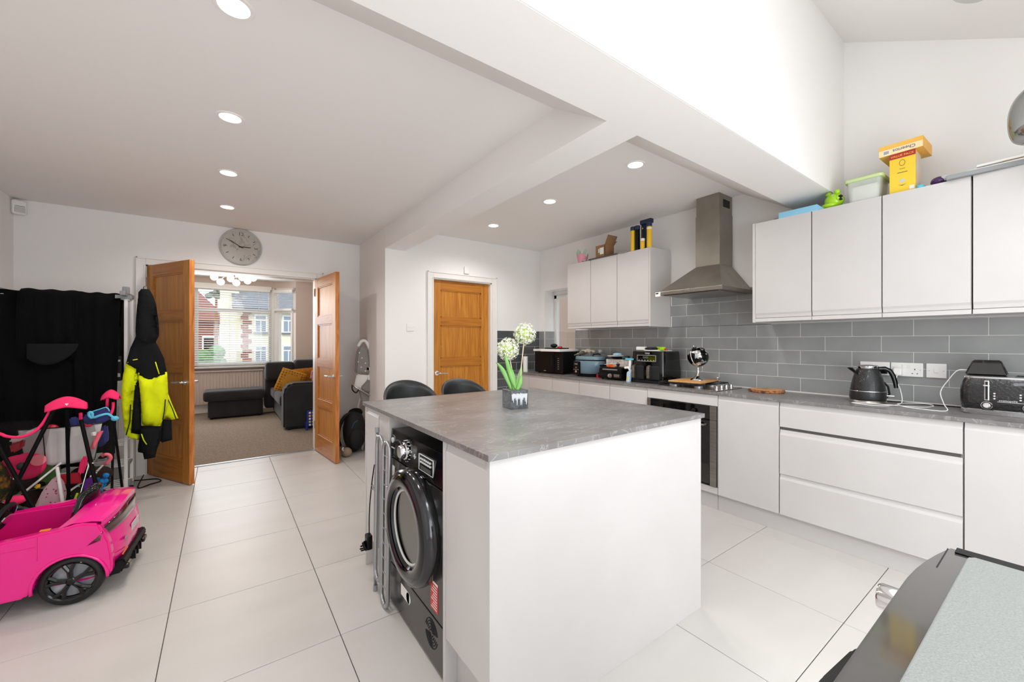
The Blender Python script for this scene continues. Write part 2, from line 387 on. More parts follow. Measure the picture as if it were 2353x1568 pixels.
# garden wall behind the camera with glazed doors
m = MB(); m.box(XL-.2, -.5, YB-.15, YB, -.02, 2.4); m.box(2.3, XR+.2, YB-.15, YB, -.02, 2.4); m.box(-.5, 2.3, YB-.15, YB, 2.1, 2.4)
struct('wall_garden', m, 'wall', 'white wall behind the camera around the glazed doors')
w = thing('window_3', 'glazed garden doors behind the camera', 'window', (.9, YB-.07, 0), kind='structure')
f = MB()
for x in (-.5, .4, .46, 1.34, 1.4, 2.25): f.box(x, x+.05, YB-.1, YB-.04, 0, 2.1)
f.box(-.5, 2.3, YB-.1, YB-.04, 0, .06); f.box(-.5, 2.3, YB-.1, YB-.04, 2.04, 2.1)
build('window_frame', f, 'trimw', w, True); build('pane', MB().box(-.45, 2.25, YB-.075, YB-.065, .06, 2.04), 'glass', w, True)
# living room shell
m = MB(); m.box(-2.6, -2.45, YC+.15, 9.3, -.02, 2.6); struct('wall_living_left', m, 'pinkwall', 'beige living room wall hidden left of the doorway')
m = MB(); m.box(2.3, 2.45, YC, 8.7, -.02, 2.6); struct('wall_living_right', m, 'pinkwall', 'beige living room wall behind the sofa')
WX1 = .79
m = MB(); m.box(-2.5, WX1, 9.0, 9.15, -.02, .83); m.box(-2.5, WX1, 9.0, 9.15, 2.30, 2.5); m.box(-2.5, -1.95, 9.0, 9.15, .83, 2.3)
m.prism([(WX1, 9.0), (1.14, 8.6), (1.25, 8.7), (WX1, 9.15)], 'z', -.02, .83)
m.prism([(WX1, 9.0), (1.14, 8.6), (1.25, 8.7), (WX1, 9.15)], 'z', 2.30, 2.5)
m.box(1.13, 2.45, 8.6, 8.75, -.02, 2.5)
struct('wall_bay', m, 'pinkwall', 'beige wall around the living room bay window')
m = MB(); m.box(-2.6, 2.45, YC+.15, 9.25, 2.42, 2.55); struct('ceiling', m, 'ceil', 'white ceiling of the living room above the cluster lamp', 'ceiling')
struct('wall_living_near', MB().box(-2.6, XL-.1, YC+.05, YC+.15, -.02, 2.6).box(1.37, 2.45, YC+.1, YC+.29, -.02, 2.6), 'pinkwall', 'living room side of the clock wall')
m = MB(); m.box(-2.45, WX1, 8.975, 8.999, .004, .16, .004); m.box(1.13, 2.3, 8.575, 8.599, .004, .16, .004)
m.prism([(WX1, 8.975), (1.13, 8.575), (1.14, 8.6), (WX1, 9.0)], 'z', .004, .16)
struct('baseboard_bay', m, 'trimw', 'white skirting board along the bay window wall', 'skirting board')
# skirting in the kitchen
struct('baseboard_back', MB().box(XL, -.68, YC-.016, YC, 0, .12, .004), 'trimw', 'white skirting board left of the double doors', 'skirting board')
struct('baseboard_right', MB().box(.97, 1.384, YC-.016, YC, 0, .12, .004).box(1.369, 1.385, YD-.016, YC-.016, 0, .12, .004).box(1.369, 1.85, YD-.016, YD, 0, .12, .004), 'trimw', 'white skirting board around the wall return by the high chair', 'skirting board')
# architraves and linings
def archi(mb, x0, x1, y, zt, w=.07, d=.018):
    for a, b in ((x0-w, x0), (x1, x1+w)):
        mb.box(a, b, y-d, y, 0, zt+w, .004); 
        k = a if a < x0 else b-.014
        mb.box(k, k+.014, y-d-.008, y-d, 0, zt+w, .003)
    mb.box(x0, x1, y-d, y, zt, zt+w, .004); mb.box(x0-w, x1+w, y-d-.008, y-d, zt+w-.014, zt+w, .003)
    mb.box(x0-.012, x0, y-.006-d, y, 0, zt, .002)
m = MB(); archi(m, -.60, .895, YC, 2.012); m.box(-.60, -.586, YC, YC+.15, 0, 2.012); m.box(.881, .895, YC, YC+.15, 0, 2.012); m.box(-.60, .895, YC, YC+.15, 2.0, 2.012)
struct('trim_2', m, 'trimw', 'white moulded architrave around the double doorway', 'door frame')
m = MB(); archi(m, 1.925, 2.712, YD, 1.998); m.box(1.925, 1.938, YD, YD+.15, 0, 1.998); m.box(2.699, 2.712, YD, YD+.15, 0, 1.998); m.box(1.925, 2.712, YD, YD+.15, 1.986, 1.998)
struct('trim_3', m, 'trimw', 'white moulded architrave around the closed oak door', 'door frame')

# ---- oak doors: local x from hinge (0) to free edge (w), local y = thickness behind the seen face, z up
def oak_door(name, label, w, h, hx, hy, ang, handle_both=True, flip=1):
    d = thing(name, label, 'door', (hx, hy, .008), ang, kind='structure')
    T = .04*flip; st = .105
    def b(x0, x1, z0, z1, y0=0., y1=1.): return MB().box(x0, x1, T*y0, T*y1, z0, z1, .0015, 1)
    build('stile', b(0, st, 0, h), 'oakv', d); build('stile', b(w-st, w-.002, 0, h), 'oakv', d)
    build('edge_strip', b(w-.002, w, 0, h), 'oakedge', d)
    rails = [(h-.105, h), (h*.755-.045, h*.755+.045), (h*.515-.045, h*.515+.045), (h*.285-.045, h*.285+.045), (0, .2)]
    if name == 'door_3': rails = [(h-.11, h), (h*.76-.045, h*.76+.045), (h*.52-.045, h*.52+.045), (h*.28-.045, h*.28+.045), (0, .2)]
    for a, c in rails: build('rail', b(st, w-st, a, c), 'oakh', d)
    for (a, c), (e, f) in zip(rails, rails[1:]):
        p = build('panel', b(st, w-st, f, a, .3, .7), 'oakv', d)
        mo = MB()
        for s0, s1 in ((.12, .3), (.7, .88)):
            mo.box(st, st+.012, T*s0, T*s1, f, a); mo.box(w-st-.012, w-st, T*s0, T*s1, f, a)
            mo.box(st, w-st, T*s0, T*s1, f, f+.012); mo.box(st, w-st, T*s0, T*s1, a-.012, a)
        build('bead', mo, 'oakh', p)
    zh = .905
    for s in ((0, -1), (1, 1)) if handle_both else ((0, -1),):
        y = T*s[0]; k = s[1]*flip
        hd = build('handle', MB().tube([(w-.055, y+k*.008, zh), (w-.055, y+k*.045, zh), (w-.062, y+k*.052, zh), (w-.09, y+k*.054, zh-.001), (w-.17, y+k*.052, zh-.003)], [.009, .009, .0095, .0095, .008], 12), 'chrome', d, smooth=40)
        build('rose', MB().cyl((w-.055, y, zh), (w-.055, y+k*.009, zh), .026, n=28), 'chrome', hd, smooth=40)
    for z in (.25, h-.2):
        build('hinge', MB().cyl((-.004, -.004*flip, z), (-.004, -.004*flip, z+.09), .006, n=10), 'chrome', d)
    return d
oak_door('door_1', 'left leaf of the open oak double doors, behind the hanging jacket', .715, 1.995, -.592, 5.165, math.atan2(4.55-5.165, -.245+.592), flip=1)
# the right leaf shows its -X face; its thickness goes to +X
oak_door('door_2', 'right leaf of the open oak double doors, nearest the high chair', .715, 1.995, .876, 5.165, math.atan2(4.457-5.165, .950-.876), flip=1)
# closed door: seen face towards -Y, hinges on the right
d3 = oak_door('door_3', 'closed oak door in the wall behind the kitchen island', .757, 1.975, 2.697, YD+.048, PI, False, flip=-1)
# ---- window in the recess
w = thing('window_2', 'narrow white framed window in the recess beside the left wall cabinets', 'window', (XR+.2, (RY0+RY1)/2, RZ0), kind='structure')
f = MB()
for a, b, c, d in ((RY0, RY0+.05, RZ0, RZ1-.05), (RY1-.05, RY1, RZ0, RZ1-.05), (RY0, RY1, RZ1-.1, RZ1-.05), (RY0, RY1, RZ0, RZ0+.05)):
    f.box(XR+.17, XR+.22, a, b, c, d, .004)
f.box(XR+.16, XR+.26, RY0, RY1, RZ1-.05, RZ1)
build('window_frame', f, 'trimw', w, True); build('pane', MB().box(XR+.19, XR+.195, RY0+.05, RY1-.05, RZ0+.05, RZ1-.1), 'glass', w, True)
w = build('wall_outside', MB().box(XR+.9, XR+1.0, 2.6, 5.6, -.02, 2.6), pbr('pinkish_render', '#B49C8A', .9)); tag(w, 'brownish outside wall seen through the recess window', 'wall', kind='structure')
# ---- wall tiles (300 x 100 brick bond)
def tiles(parent, rows, y0, y1, keep=None, x=XR, mat='wtile'):
    for k, z0 in rows:
        off = .575 if k % 2 == 0 else .425
        n0 = math.floor((y0-off)/.3)
        for i in range(n0, int((y1-y0)/.3)+n0+3):
            a, b = max(off+i*.3, y0), min(off+(i+1)*.3, y1)
            if b-a < .015: continue
            if keep and not keep(a, b, z0): continue
            key = (round(b-a, 3), mat)
            if key not in TM:
                TM[key] = build('wall_tile', MB().box(-.008, 0, .0015, b-a-.0015, .0015, .1, .0012, 1), mat, parent); o = TM[key]
            else:
                o = TM[key].copy(); C.objects.link(o); o.parent = parent
            o.location = (x-.004, a, z0)
TM = {}
rows = [(k, .905+k*.1015) for k in range(5)]
hw = thing('wall_tiling', 'glossy grey brick-shaped wall tiles above the long worktop', 'wall tiles', (XR, 1.5, HT), kind='structure')
hw.location = (0, 0, 0)
build('grout', MB().box(XR-.0108, XR, -.9, RY0, HT, 1.4135).box(XR-.0108, XR, 1.37, 2.235, 1.41, 1.72), 'tgrout', hw)
tiles(hw, rows, -.9, RY0)
tiles(hw, [(5, 1.4125), (6, 1.514), (7, 1.6155)], 1.37, 2.235)
# tiles on the oak-door wall, to the right of the architrave
dt = thing('wall_tiling', 'dark grey wall tiles right of the closed oak door', 'wall tiles', (0, 0, 0), kind='structure')
build('grout', MB().box(2.79, XR-.005, YD-.0108, YD, .5, 1.4135), 'tgrout', dt)
for k in range(9):
    z0 = 1.311-k*.1015; off = 2.79+(.14 if k % 2 else 0)-.3*(k % 2)
    if k == 0 or k % 2 == 0: off = 2.79+.0
    x = off if k % 2 == 0 else 2.79-.16
    while x < XR-.01:
        a, b = max(x, 2.79), min(x+.3, XR-.013)
        if b-a > .02: build('wall_tile', MB().box(a+.0015, b-.0015, YD-.012, YD-.004, z0+.0015, z0+.1, .0012, 1), 'wtile2', dt)
        x += .3
rt = thing('wall_tiling', 'grey tiles lining the window recess behind the microwave', 'wall tiles', (0, 0, 0), kind='structure')
build('grout', MB().box(XR, XR+.165, RY1-.0115, RY1, HT, 1.4135).box(XR-.005, XR, RY1, YD-.013, HT, 1.4135), 'tgrout', rt)
for k in range(5):
    z0 = .905+k*.1015
    build('wall_tile', MB().box(XR+.002, XR+.16, RY1-.013, RY1-.004, z0, z0+.099, .0012, 1), 'wtile', rt)
    build('wall_tile', MB().box(XR-.012, XR-.004, RY1+.001, YD-.014, z0, z0+.099, .0012, 1), 'wtile', rt)
# ---- bay window and what is outside
w = thing('window_1', 'white living room bay window seen through the double doors', 'window', (0, 9.05, .83), kind='structure')
f = MB()
f.box(-1.95, WX1, 9.03, 9.1, .83, .90, .005); f.box(-1.95, WX1, 9.03, 9.1, 2.22, 2.30, .005); f.box(-1.95, WX1, 9.035, 9.095, 1.82, 1.88, .005)
for x in (-1.95, -1.1, -.42, WX1-.07): f.box(x, x+.06, 9.03, 9.1, .83, 2.3, .005)
f.cyl((WX1+.01, 9.02, .83), (WX1+.01, 9.02, 2.3), .045, n=12)
build('window_frame', f, 'trimw', w, True, smooth=30)
import mathutils
pa, pb = Vector((WX1+.01, 9.02, 0)), Vector((1.15, 8.635, 0)); L_ = (pb-pa).length; u = (pb-pa)/L_; nrm = Vector((-u.y, u.x, 0))
RM = Matrix(((u.x, nrm.x, 0, pa.x), (u.y, nrm.y, 0, pa.y), (0, 0, 1, 0), (0, 0, 0, 1)))
f = MB(); f.box(.03, L_, -.03, .03, .83, .90, .004); f.box(.03, L_, -.03, .03, 2.22, 2.30, .004); f.box(.03, L_, -.03, .03, 1.82, 1.88, .004); f.box(.04, .1, -.03, .03, .83, 2.3, .004); f.box(L_-.06, L_, -.03, .03, .83, 2.3, .004)
f.box(.1, .15, -.045, .03, .9, 1.82, .004); f.box(L_-.1, L_-.06, -.045, .03, .9, 1.82, .004)
build('window_frame', f.xf(RM), 'trimw', w, True)
build('pane', MB().box(-1.9, WX1-.05, 9.06, 9.065, .88, 2.25), 'glass', w, True); build('pane', MB().box(.1, L_-.05, 0, .005, .88, 2.25).xf(RM), 'glass', w, True)
build('window_sill', MB().prism([(-2.0, 9.0), (-2.0, 8.86), (.74, 8.86), (1.08, 8.49), (1.2, 8.62), (WX1, 9.04)], 'z', .80, .83, .004), 'trimw', w, True)
build('head_box', MB().box(-2.0, .76, 8.93, 8.998, 2.26, 2.32, .004), 'trimw', w, True)
bl = thing('venetian_blind', 'white slatted blind lowered over the wide bay window', 'blind', (-.6, 8.93, .9))
build('head_rail', MB().box(-1.92, .74, 8.905, 8.955, 2.215, 2.26, .004), 'white', bl, True)
s0 = None
N = 33
for i in range(N):
    z = .885+i*(2.2-.885)/(N-1)
    if s0 is None:
        s0 = build('slat', MB().prism([(-.023, -.006), (.0, .002), (.023, .007), (.023, .0085), (0, .0035), (-.023, -.0045)], 'x', -1.3, 1.34), 'white', bl); s0.location = (0, 0, z-.9); 
    else:
        o = s0.copy(); C.objects.link(o); o.parent = bl; o.location = (0, 0, z-.9)
build('bottom_rail', MB().box(-1.9, .73, 8.91, 8.95, .85, .872, .004), 'white', bl, True)
for x in (-1.6, -.9, -.35, .1, .55): build('ladder_cord', MB().cyl((x, 8.905, .87), (x, 8.905, 2.22), .0022, n=6), 'white', bl, True)
bl2 = thing('venetian_blind', 'short gathered white blind over the narrow side pane of the bay', 'blind', (pa.x, pa.y, 1.87))
bl2.location = (0, 0, 0)
build('head_rail', MB().box(.08, L_-.03, -.09, -.05, 2.2, 2.26, .004).xf(RM), 'white', bl2)
for i in range(9):
    z = 1.93+i*.031
    build('slat', MB().box(.09, L_-.04, -.092, -.046, z, z+.002).xf(RM @ Matrix.Translation((0, 0, 0))), 'white', bl2)
build('bottom_rail', MB().box(.085, L_-.035, -.095, -.045, 1.86, 1.905, .01).xf(RM), 'white', bl2)
# radiator under the bay
r = thing('radiator', 'wide ribbed radiator painted beige under the bay window', 'radiator', (0, 8.9, .15))
m = MB(); m.box(-1.5, .62, 8.9, 8.92, .16, .74, .008); m.box(-1.5, .62, 8.86, 8.93, .735, .755, .003)
build('panel', m, 'pinkwall', r, True)
x = -1.47; ribs = MB()
while x < .6: ribs.box(x, x+.022, 8.885, 8.905, .18, .72, .008, 1); x += .0467
build('ribs', ribs, 'pinkwall', r, True)
build('valve', MB().cyl((-.46, 8.88, .1), (-.46, 8.88, .2), .014, n=10), 'white', r, True)
# outside
struct('ground', MB().box(-40, 40, 9.4, 60, -.5, -.45), 'asphalt', 'grey street outside the bay window', 'road')
struct('ground', MB().box(-6, 8, -8, YB-.2, -.2, -.1), pbr('garden_paving', '#B9B2A8', .9), 'pale paving outside the garden doors, out of frame', 'paving')
h = thing('house', 'cream rendered house with slate roof and brick corner seen through the blind', 'house', (1.8, 20, -.45))
build('wall', MB().box(.66, 6.5, 20, 26, -.45, 2.6), 'render', h, True)
build('gable_wall', MB().prism([(-.1, -.45), (.66, -.45), (.66, 2.6), (.5, 3.9), (-.1, 4.4)], 'y', 20.6, 26), 'render', h, True)
build('roof', MB().prism([(19.7, 2.55), (23, 4.9), (23, 5.0), (19.7, 2.68)], 'x', .3, 6.8), 'slate', h, True)
for i in range(14):
    z = -.2+i*.2; build('brick', MB().box(.66-(.0 if i % 2 else .06), .86+(.12 if i % 2 else 0), 19.95, 20.05, z, z+.17, .01, 1), 'brick', h, True)
for (x0, z0) in ((1.07, 1.66), (1.07, .36), (2.1, 1.66), (2.1, .36)):
    q = build('window', MB().box(x0, x0+.46, 19.93, 20.0, z0, z0+.76), 'trimw', h, True)
    build('pane', MB().box(x0+.05, x0+.21, 19.92, 19.93, z0+.05, z0+.5).box(x0+.25, x0+.41, 19.92, 19.93, z0+.05, z0+.5).box(x0+.05, x0+.41, 19.92, 19.93, z0+.55, z0+.7), pbr('house_glass', '#8A94A0', .3), q, True)
    build('sill', MB().box(x0-.03, x0+.5, 19.9, 20.0, z0-.07, z0-.01), 'slate', h, True)
h = thing('house', 'red brick house with a sloping red roof left of the cream house', 'house', (-3, 30, -.45))
build('wall', MB().box(-6.5, -.2, 30, 36, -.45, 2.6), 'brick', h, True)
build('roof', MB().prism([(-7, 2.5), (-1.9, 5.0), (.4, 2.5)], 'y', 29.6, 36), pbr('red_roof', '#A86A60', .9), h, True)
for x0 in (-4.2, -2.4, -1.0): 
    q = build('window', MB().box(x0, x0+.8, 29.9, 30.0, .6, 1.6), 'trimw', h, True); build('pane', MB().box(x0+.08, x0+.72, 29.88, 29.9, .68, 1.52), 'house_glass' if False else M['dglass'], q, True)
def blob(mb, c, r, n, seed, jit=.35):
    rnd = random.Random(seed)
    for _ in range(n):
        a, b, cc = (rnd.uniform(-1, 1) for _ in range(3)); mb.ball((c[0]+a*r[0], c[1]+b*r[1], c[2]+cc*r[2]), rnd.uniform(.25, .5)*min(r)*1.2, u=8, v=6)
m = MB(); blob(m, (-1.0, 18.5, .35), (1.0, .5, .6), 60, 3); tag(build('hedge', m, 'hedge'), 'clipped green hedge across the street below the red roof', 'hedge')
t = thing('tree', 'thin leafy tree between the red roof and the cream house', 'tree', (-.3, 28, -.45))
build('trunk', MB().cyl((-.3, 28, -.45), (-.3, 28, 4), .12, .05, n=8), 'bark', t, True)
m = MB(); blob(m, (-.3, 28, 4.3), (.45, .3, .6), 26, 9); build('crown', m, pbr('grey_twigs', '#8A8F80', .95), t, True)
t = thing('garden_fence', 'brown board fence under the hedge across the street', 'fence', (-1, 17.6, -.45))
for i in range(16): build('board', MB().box(-2.6+i*.2, -2.43+i*.2, 17.5, 17.53, -.45, .35, .01, 1), 'bark', t, True)
# ================================================================ KITCHEN RUN
XF = 3.01
def jdoor(y0, y1, z0, z1, x=XF, up=False):
    "handleless front with a chamfered finger lip (top for base units, bottom for wall units)"
    if up: prof = [(x+.02, z1), (x, z1), (x, z0+.034), (x+.006, z0+.02), (x+.009, z0), (x+.02, z0)]
    else: prof = [(x+.02, z0), (x, z0), (x, z1-.034), (x+.006, z1-.02), (x+.009, z1), (x+.02, z1)]
    t = MB(); t.prism([(p[0], p[1]) for p in prof], 'y', y0, y1); return t
def base(name, label, y0, y1, fronts, group=None, up=False, x=XF, zc=(.13, .874), depth=3.485):
    t = thing(name, label, 'cabinet', ((x+depth)/2, (y0+y1)/2, zc[0]), group=group)
    build('body', MB().box(x+.021, depth, y0+.0005, y1-.0005, zc[0]+.001, zc[1]), 'cab', t, True)
    for nm, a, b in fronts: build(nm, jdoor(y0+.0015, y1-.0015, a, b, x, up), 'cab', t, True)
    return t
base('base_cabinet', 'white handleless corner base unit at the far end beside the tiled wall', 3.827, 4.185, [('door', .13, .872)])
base('base_cabinet', 'white base cabinet below the microwave', 3.405, 3.825, [('door', .13, .872)])
base('base_cabinet', 'white base cabinet below the blue multicooker', 2.986, 3.403, [('door', .13, .872)])
base('base_cabinet', 'white base cabinet below the black table grill', 2.58, 2.984, [('door', .13, .872)])
base('base_cabinet', 'white base cabinet below the black air fryer, left of the oven', 2.16, 2.578, [('door', .13, .872)])
base('base_cabinet', 'white single-door base cabinet between oven and drawer unit', 1.139, 1.545, [('door', .13, .872)])
dr = base('drawer_unit', 'wide white unit of three drawers below the kettle', .32, 1.136, [('drawer', .712, .872), ('drawer', .4, .692), ('drawer', .13, .397)])
build('gap_shade_strip', MB().box(XF+.012, XF+.0205, .33, 1.13, .690, .714), 'gapshade', dr, True)  # added dark strip, paints the shade in the slot under the top drawer
base('base_cabinet', 'white base cabinet below the toaster at the right edge', -.085, .317, [('door', .13, .872)])
base('base_cabinet', 'white base cabinet right of the toaster, outside the frame', -.7, -.088, [('door', .13, .872)])
# oven housing
t = thing('oven_housing', 'white surround of the built-in oven under the hob', 'cabinet', (3.2, 1.85, .13))
build('side_panel', MB().box(XF+.021, 3.48, 2.14, 2.158, .131, .874), 'cab', t, True)
build('side_panel', MB().box(XF+.021, 3.48, 1.5465, 1.5645, .131, .874), 'cab', t, True)
build('top_front', MB().box(XF, XF+.02, 1.548, 2.157, .79, .872, .001), 'cab', t, True)
build('bottom_front', MB().box(XF, XF+.02, 1.548, 2.157, .13, .178, .001), 'cab', t, True)
t = thing('built_in_oven', 'black glass and steel built-in oven below the gas hob', 'oven', (3.2, 1.85, .18))
build('body', MB().box(XF+.005, 3.45, 1.567, 2.138, .185, .785), 'blackmat', t, True)
build('control_panel', MB().box(XF-.012, XF+.004, 1.60, 2.12, .69, .787, .002), 'dglass', t, True)
build('door_glass', MB().box(XF-.018, XF+.004, 1.60, 2.12, .20, .678, .003), 'dglass', t, True)
build('inner_window', MB().box(XF-.0192, XF-.017, 1.68, 2.04, .28, .56, .0005), 'blackmat', t, True)
for a, b in ((1.553, 1.60), (2.12, 2.152)):
    build('steel_strip', MB().box(XF-.014, XF+.004, a, b, .185, .68, .002), 'steel', t, True)
    build('steel_strip', MB().box(XF-.014, XF+.004, a, b, .684, .787, .002), 'steel', t, True)
hn = build('handle', MB().tube([(XF-.018, 1.63, .645), (XF-.05, 1.63, .645), (XF-.055, 1.66, .645), (XF-.055, 2.06, .645), (XF-.05, 2.09, .645), (XF-.018, 2.09, .645)], .008, 10), 'steel', t, True, smooth=40)
for y in (1.72, 2.0): build('knob', MB().lathe([(.012, 0), (.012, .006), (.016, .007), (.016, .02), (.013, .022)], (XF-.012, y, .74), 20, (-1, 0, 0)), 'blackgloss', t, True, smooth=40)
# plinths and worktops
tag(build('plinth', MB().box(3.05, 3.068, 1.566, 4.19, 0, .129, .001), 'cab'), 'white plinth board under the oven and the far base cabinets', 'plinth')
tag(build('plinth', MB().box(3.05, 3.068, -.7, 1.563, 0, .129, .001), 'cab'), 'white plinth board under the drawer unit and right-hand cabinets', 'plinth')
def wt(y0, y1, label):
    o = build('worktop', MB().box(2.998, XR-.006, y0, y1, .875, HT, .002), 'stone'); tag(o, label, 'worktop')
wt(1.5478, YD-.015, 'grey slate-look worktop from the hob to the far wall'); wt(-.7, 1.547, 'grey slate-look worktop under kettle, toaster and log slice')
# wall cabinets
XU = 3.165
def upper(label, y0, y1, end=None, group=None):
    t = thing('wall_cabinet', label, 'wall cabinet', (3.33, (y0+y1)/2, 1.42), group=group)
    build('body', MB().box(XU+.0215, 3.472, y0+.0005, y1-.0005, 1.421, 2.135), 'cab', t, True)
    build('door', jdoor(y0+.002, y1-.002, 1.447, 2.137, XU, True), 'cab', t, True)
    build('light_rail', MB().box(XU+.004, XU+.021, y0+.0005, y1-.0005, 1.42, 1.444), 'cab', t, True)
    if end == 'l': build('end_panel', MB().box(XU-.001, 3.472, y1, y1+.018, 1.415, 2.14, .001), 'cab', t, True)
    if end == 'r': build('end_panel', MB().box(XU-.001, 3.478, y0-.018, y0, 1.415, 2.14, .001), 'cab', t, True)
    return t
upper('light grey wall cabinet right of the hood, carrying the pale blue box', 1.007, 1.352, 'l')
upper('light grey wall cabinet below the green frog and plastic tub', .658, 1.005)
upper('light grey wall cabinet below the stacked yellow food boxes', .308, .656)
upper('light grey wall cabinet at the right edge below the loose papers', -.045, .304)
upper('light grey wall cabinet outside the frame at the far right', -.4, -.047)
upper('narrow light grey wall cabinet beside the window recess, leftmost of the hood side', 2.97, 3.32)
upper('light grey wall cabinet below the brown cardboard box', 2.62, 2.968)
upper('light grey wall cabinet nearest the hood, carrying the sealant tubes', 2.256, 2.618, 'r')
# ---- cooker hood
h = thing('cooker_hood', 'stainless steel chimney cooker hood above the gas hob', 'cooker hood', (3.25, 1.765, 1.66))
y0, y1, x0 = 1.505, 2.035, 2.99; cy0, cy1, cx = 1.665, 1.868, 3.27
build('rim', MB().box(x0, XR-.014, y0, y1, 1.664, 1.694, .003), 'hoodsteel', h, True)
t = bmesh.new()
A = [t.verts.new(p) for p in ((x0+.003, y0+.003, 1.694), (x0+.003, y1-.003, 1.694), (XR-.014, y1-.003, 1.694), (XR-.014, y0+.003, 1.694))]
B = [t.verts.new(p) for p in ((cx, cy0, 1.905), (cx, cy1, 1.905), (XR-.014, cy1, 1.905), (XR-.014, cy0, 1.905))]
t.faces.new(B)
for i in range(4): t.faces.new((A[i], A[(i+1) % 4], B[(i+1) % 4], B[i]))
m = MB(); m.join(t); build('canopy', m, 'hoodsteel', h, True)
build('chimney', MB().box(cx, XR-.006, cy0, cy1, 1.905, 2.33, .002), 'hoodsteel', h, True)
build('chimney', MB().box(cx+.004, XR-.006, cy0+.004, cy1-.004, 2.33, CK-.002, .002), 'hoodsteel', h, True)
gr = build('vent_grille', MB().box(XR-.15, XR-.05, cy0+.001, cy0+.005, 2.385, 2.445), 'blackmat', h, True)
build('filter', MB().box(x0+.03, XR-.05, y0+.03, y1-.03, 1.658, 1.664, .001), 'steel', h, True)
build('filter_slot', MB().box(x0+.02, x0+.028, y0+.04, y1-.04, 1.6615, 1.6638), 'blackmat', h, True)
for i in range(5): build('button', MB().cyl((x0, 1.72+i*.016, 1.679), (x0-.004, 1.72+i*.016, 1.679), .0045, n=12), 'chrome', h, True)
build('indicator', MB().cyl((x0, 1.81, 1.679), (x0-.002, 1.81, 1.679), .003, n=10), 'red', h, True)
t = thing('kitchen_timer', 'small white digital timer stuck on the left corner of the hood', 'timer', (2.975, 2.03, 1.66))
build('case', MB().box(2.968, 2.988, 2.012, 2.054, 1.652, 1.69, .006), 'white', t, True)
build('display', MB().box(2.9665, 2.9685, 2.02, 2.046, 1.674, 1.684), 'blackmat', t, True)
# ---- gas hob
h = thing('gas_hob', 'steel gas hob with four burners and chrome knobs', 'hob', (3.23, 1.86, HT))
build('plate', MB().box(3.02, 3.42, 1.56, 2.075, HT, HT+.007, .003), 'steel', h, True)
for (x, y, r) in ((3.12, 1.97, .042), (3.12, 1.76, .034), (3.32, 1.97, .034), (3.32, 1.76, .048)):
    b = build('burner', MB().lathe([(r, 0), (r, .012), (r*.9, .016), (r*.6, .016)], (x, y, HT+.007), 24), 'alu', h, True, smooth=40)
    build('burner_cap', MB().lathe([(r*.8, .016), (r*.8, .022), (r*.7, .024), (0, .025)], (x, y, HT+.007), 24), 'blackmat', b, True, smooth=40)
for y0_ in (1.65, 1.865):
    m = MB(); z = HT+.038
    m.tube([(3.04, y0_+.01, HT+.008), (3.04, y0_+.01, z), (3.04, y0_+.2, z), (3.04, y0_+.2, HT+.008)], .004, 6)
    m.tube([(3.4, y0_+.01, HT+.008), (3.4, y0_+.01, z), (3.4, y0_+.2, z), (3.4, y0_+.2, HT+.008)], .004, 6)
    m.tube([(3.04, y0_+.01, z), (3.4, y0_+.01, z)], .004, 6); m.tube([(3.04, y0_+.2, z), (3.4, y0_+.2, z)], .004, 6); m.tube([(3.04, y0_+.105, z), (3.4, y0_+.105, z)], .004, 6)
    build('pan_support', m, 'blackmat', h, True)
for x in (3.09, 3.165, 3.24, 3.315):
    build('knob', MB().lathe([(.019, 0), (.019, .006), (.015, .008), (.014, .028), (.012, .03), (0, .03)], (x, 1.598, HT+.007), 20), 'chrome', h, True, smooth=40)
cb = build('chopping_board', MB().box(-.18, .18, -.135, .135, 0, .014, .004), 'board'); cb.location = (3.235, 1.865, HT+.0425); cb.rotation_euler = (0, 0, .12)
tag(cb, 'light wooden chopping board lying across the hob', 'chopping board')
ZB = HT+.0565
g = thing('globe', 'black and silver desk globe standing on the chopping board', 'globe', (3.25, 1.835, ZB))
build('base', MB().lathe([(.05, 0), (.048, .006), (.03, .014), (.014, .026), (.009, .034), (.013, .04), (.007, .048), (.011, .058), (.006, .066), (.008, .078), (.005, .085)], n=28).xf(Matrix.Diagonal((1.2, 1.2, 1.28, 1))), 'chrome', g, smooth=60)
gc = Vector((0, 0, .195)); gr_ = .083; ax = Vector((-.25, .28, 1)).normalized()
gm, n, L, b = nodes_mat('globe_surface'); tc = n.new('ShaderNodeTexCoord'); no = n.new('ShaderNodeTexNoise'); no.inputs['Scale'].default_value = 14; no.inputs['Detail'].default_value = 8
L.new(tc.outputs['Object'], no.inputs['Vector']); r = n.new('ShaderNodeValToRGB'); r.color_ramp.interpolation = 'LINEAR'; r.color_ramp.elements[0].position = .54; r.color_ramp.elements[1].position = .56
r.color_ramp.elements[0].color = lin('#0C0C0D'); r.color_ramp.elements[1].color = lin('#B9B9B6'); L.new(no.outputs[0], r.inputs[0]); L.new(r.outputs[0], b.inputs['Base Color']); b.inputs['Roughness'].default_value = .18; b.inputs['Metallic'].default_value = .55
build('sphere', MB().ball(gc, gr_, u=36, v=24), gm, g, smooth=1)
arcp = []
e1 = ax; e2 = ax.cross(Vector((0, 1, .2))).normalized()
for i in range(13):
    a = -PI/2*0+PI*i/12; arcp.append(gc+(e1*math.cos(a)+e2*math.sin(a))*(gr_+.006))
build('meridian', MB().tube(arcp, .0035, 8), 'chrome', g, smooth=60)
for s in (1, -1): build('finial', MB().ball(gc+e1*s*(gr_+.012), .006, u=10, v=8), 'chrome', g, smooth=1)
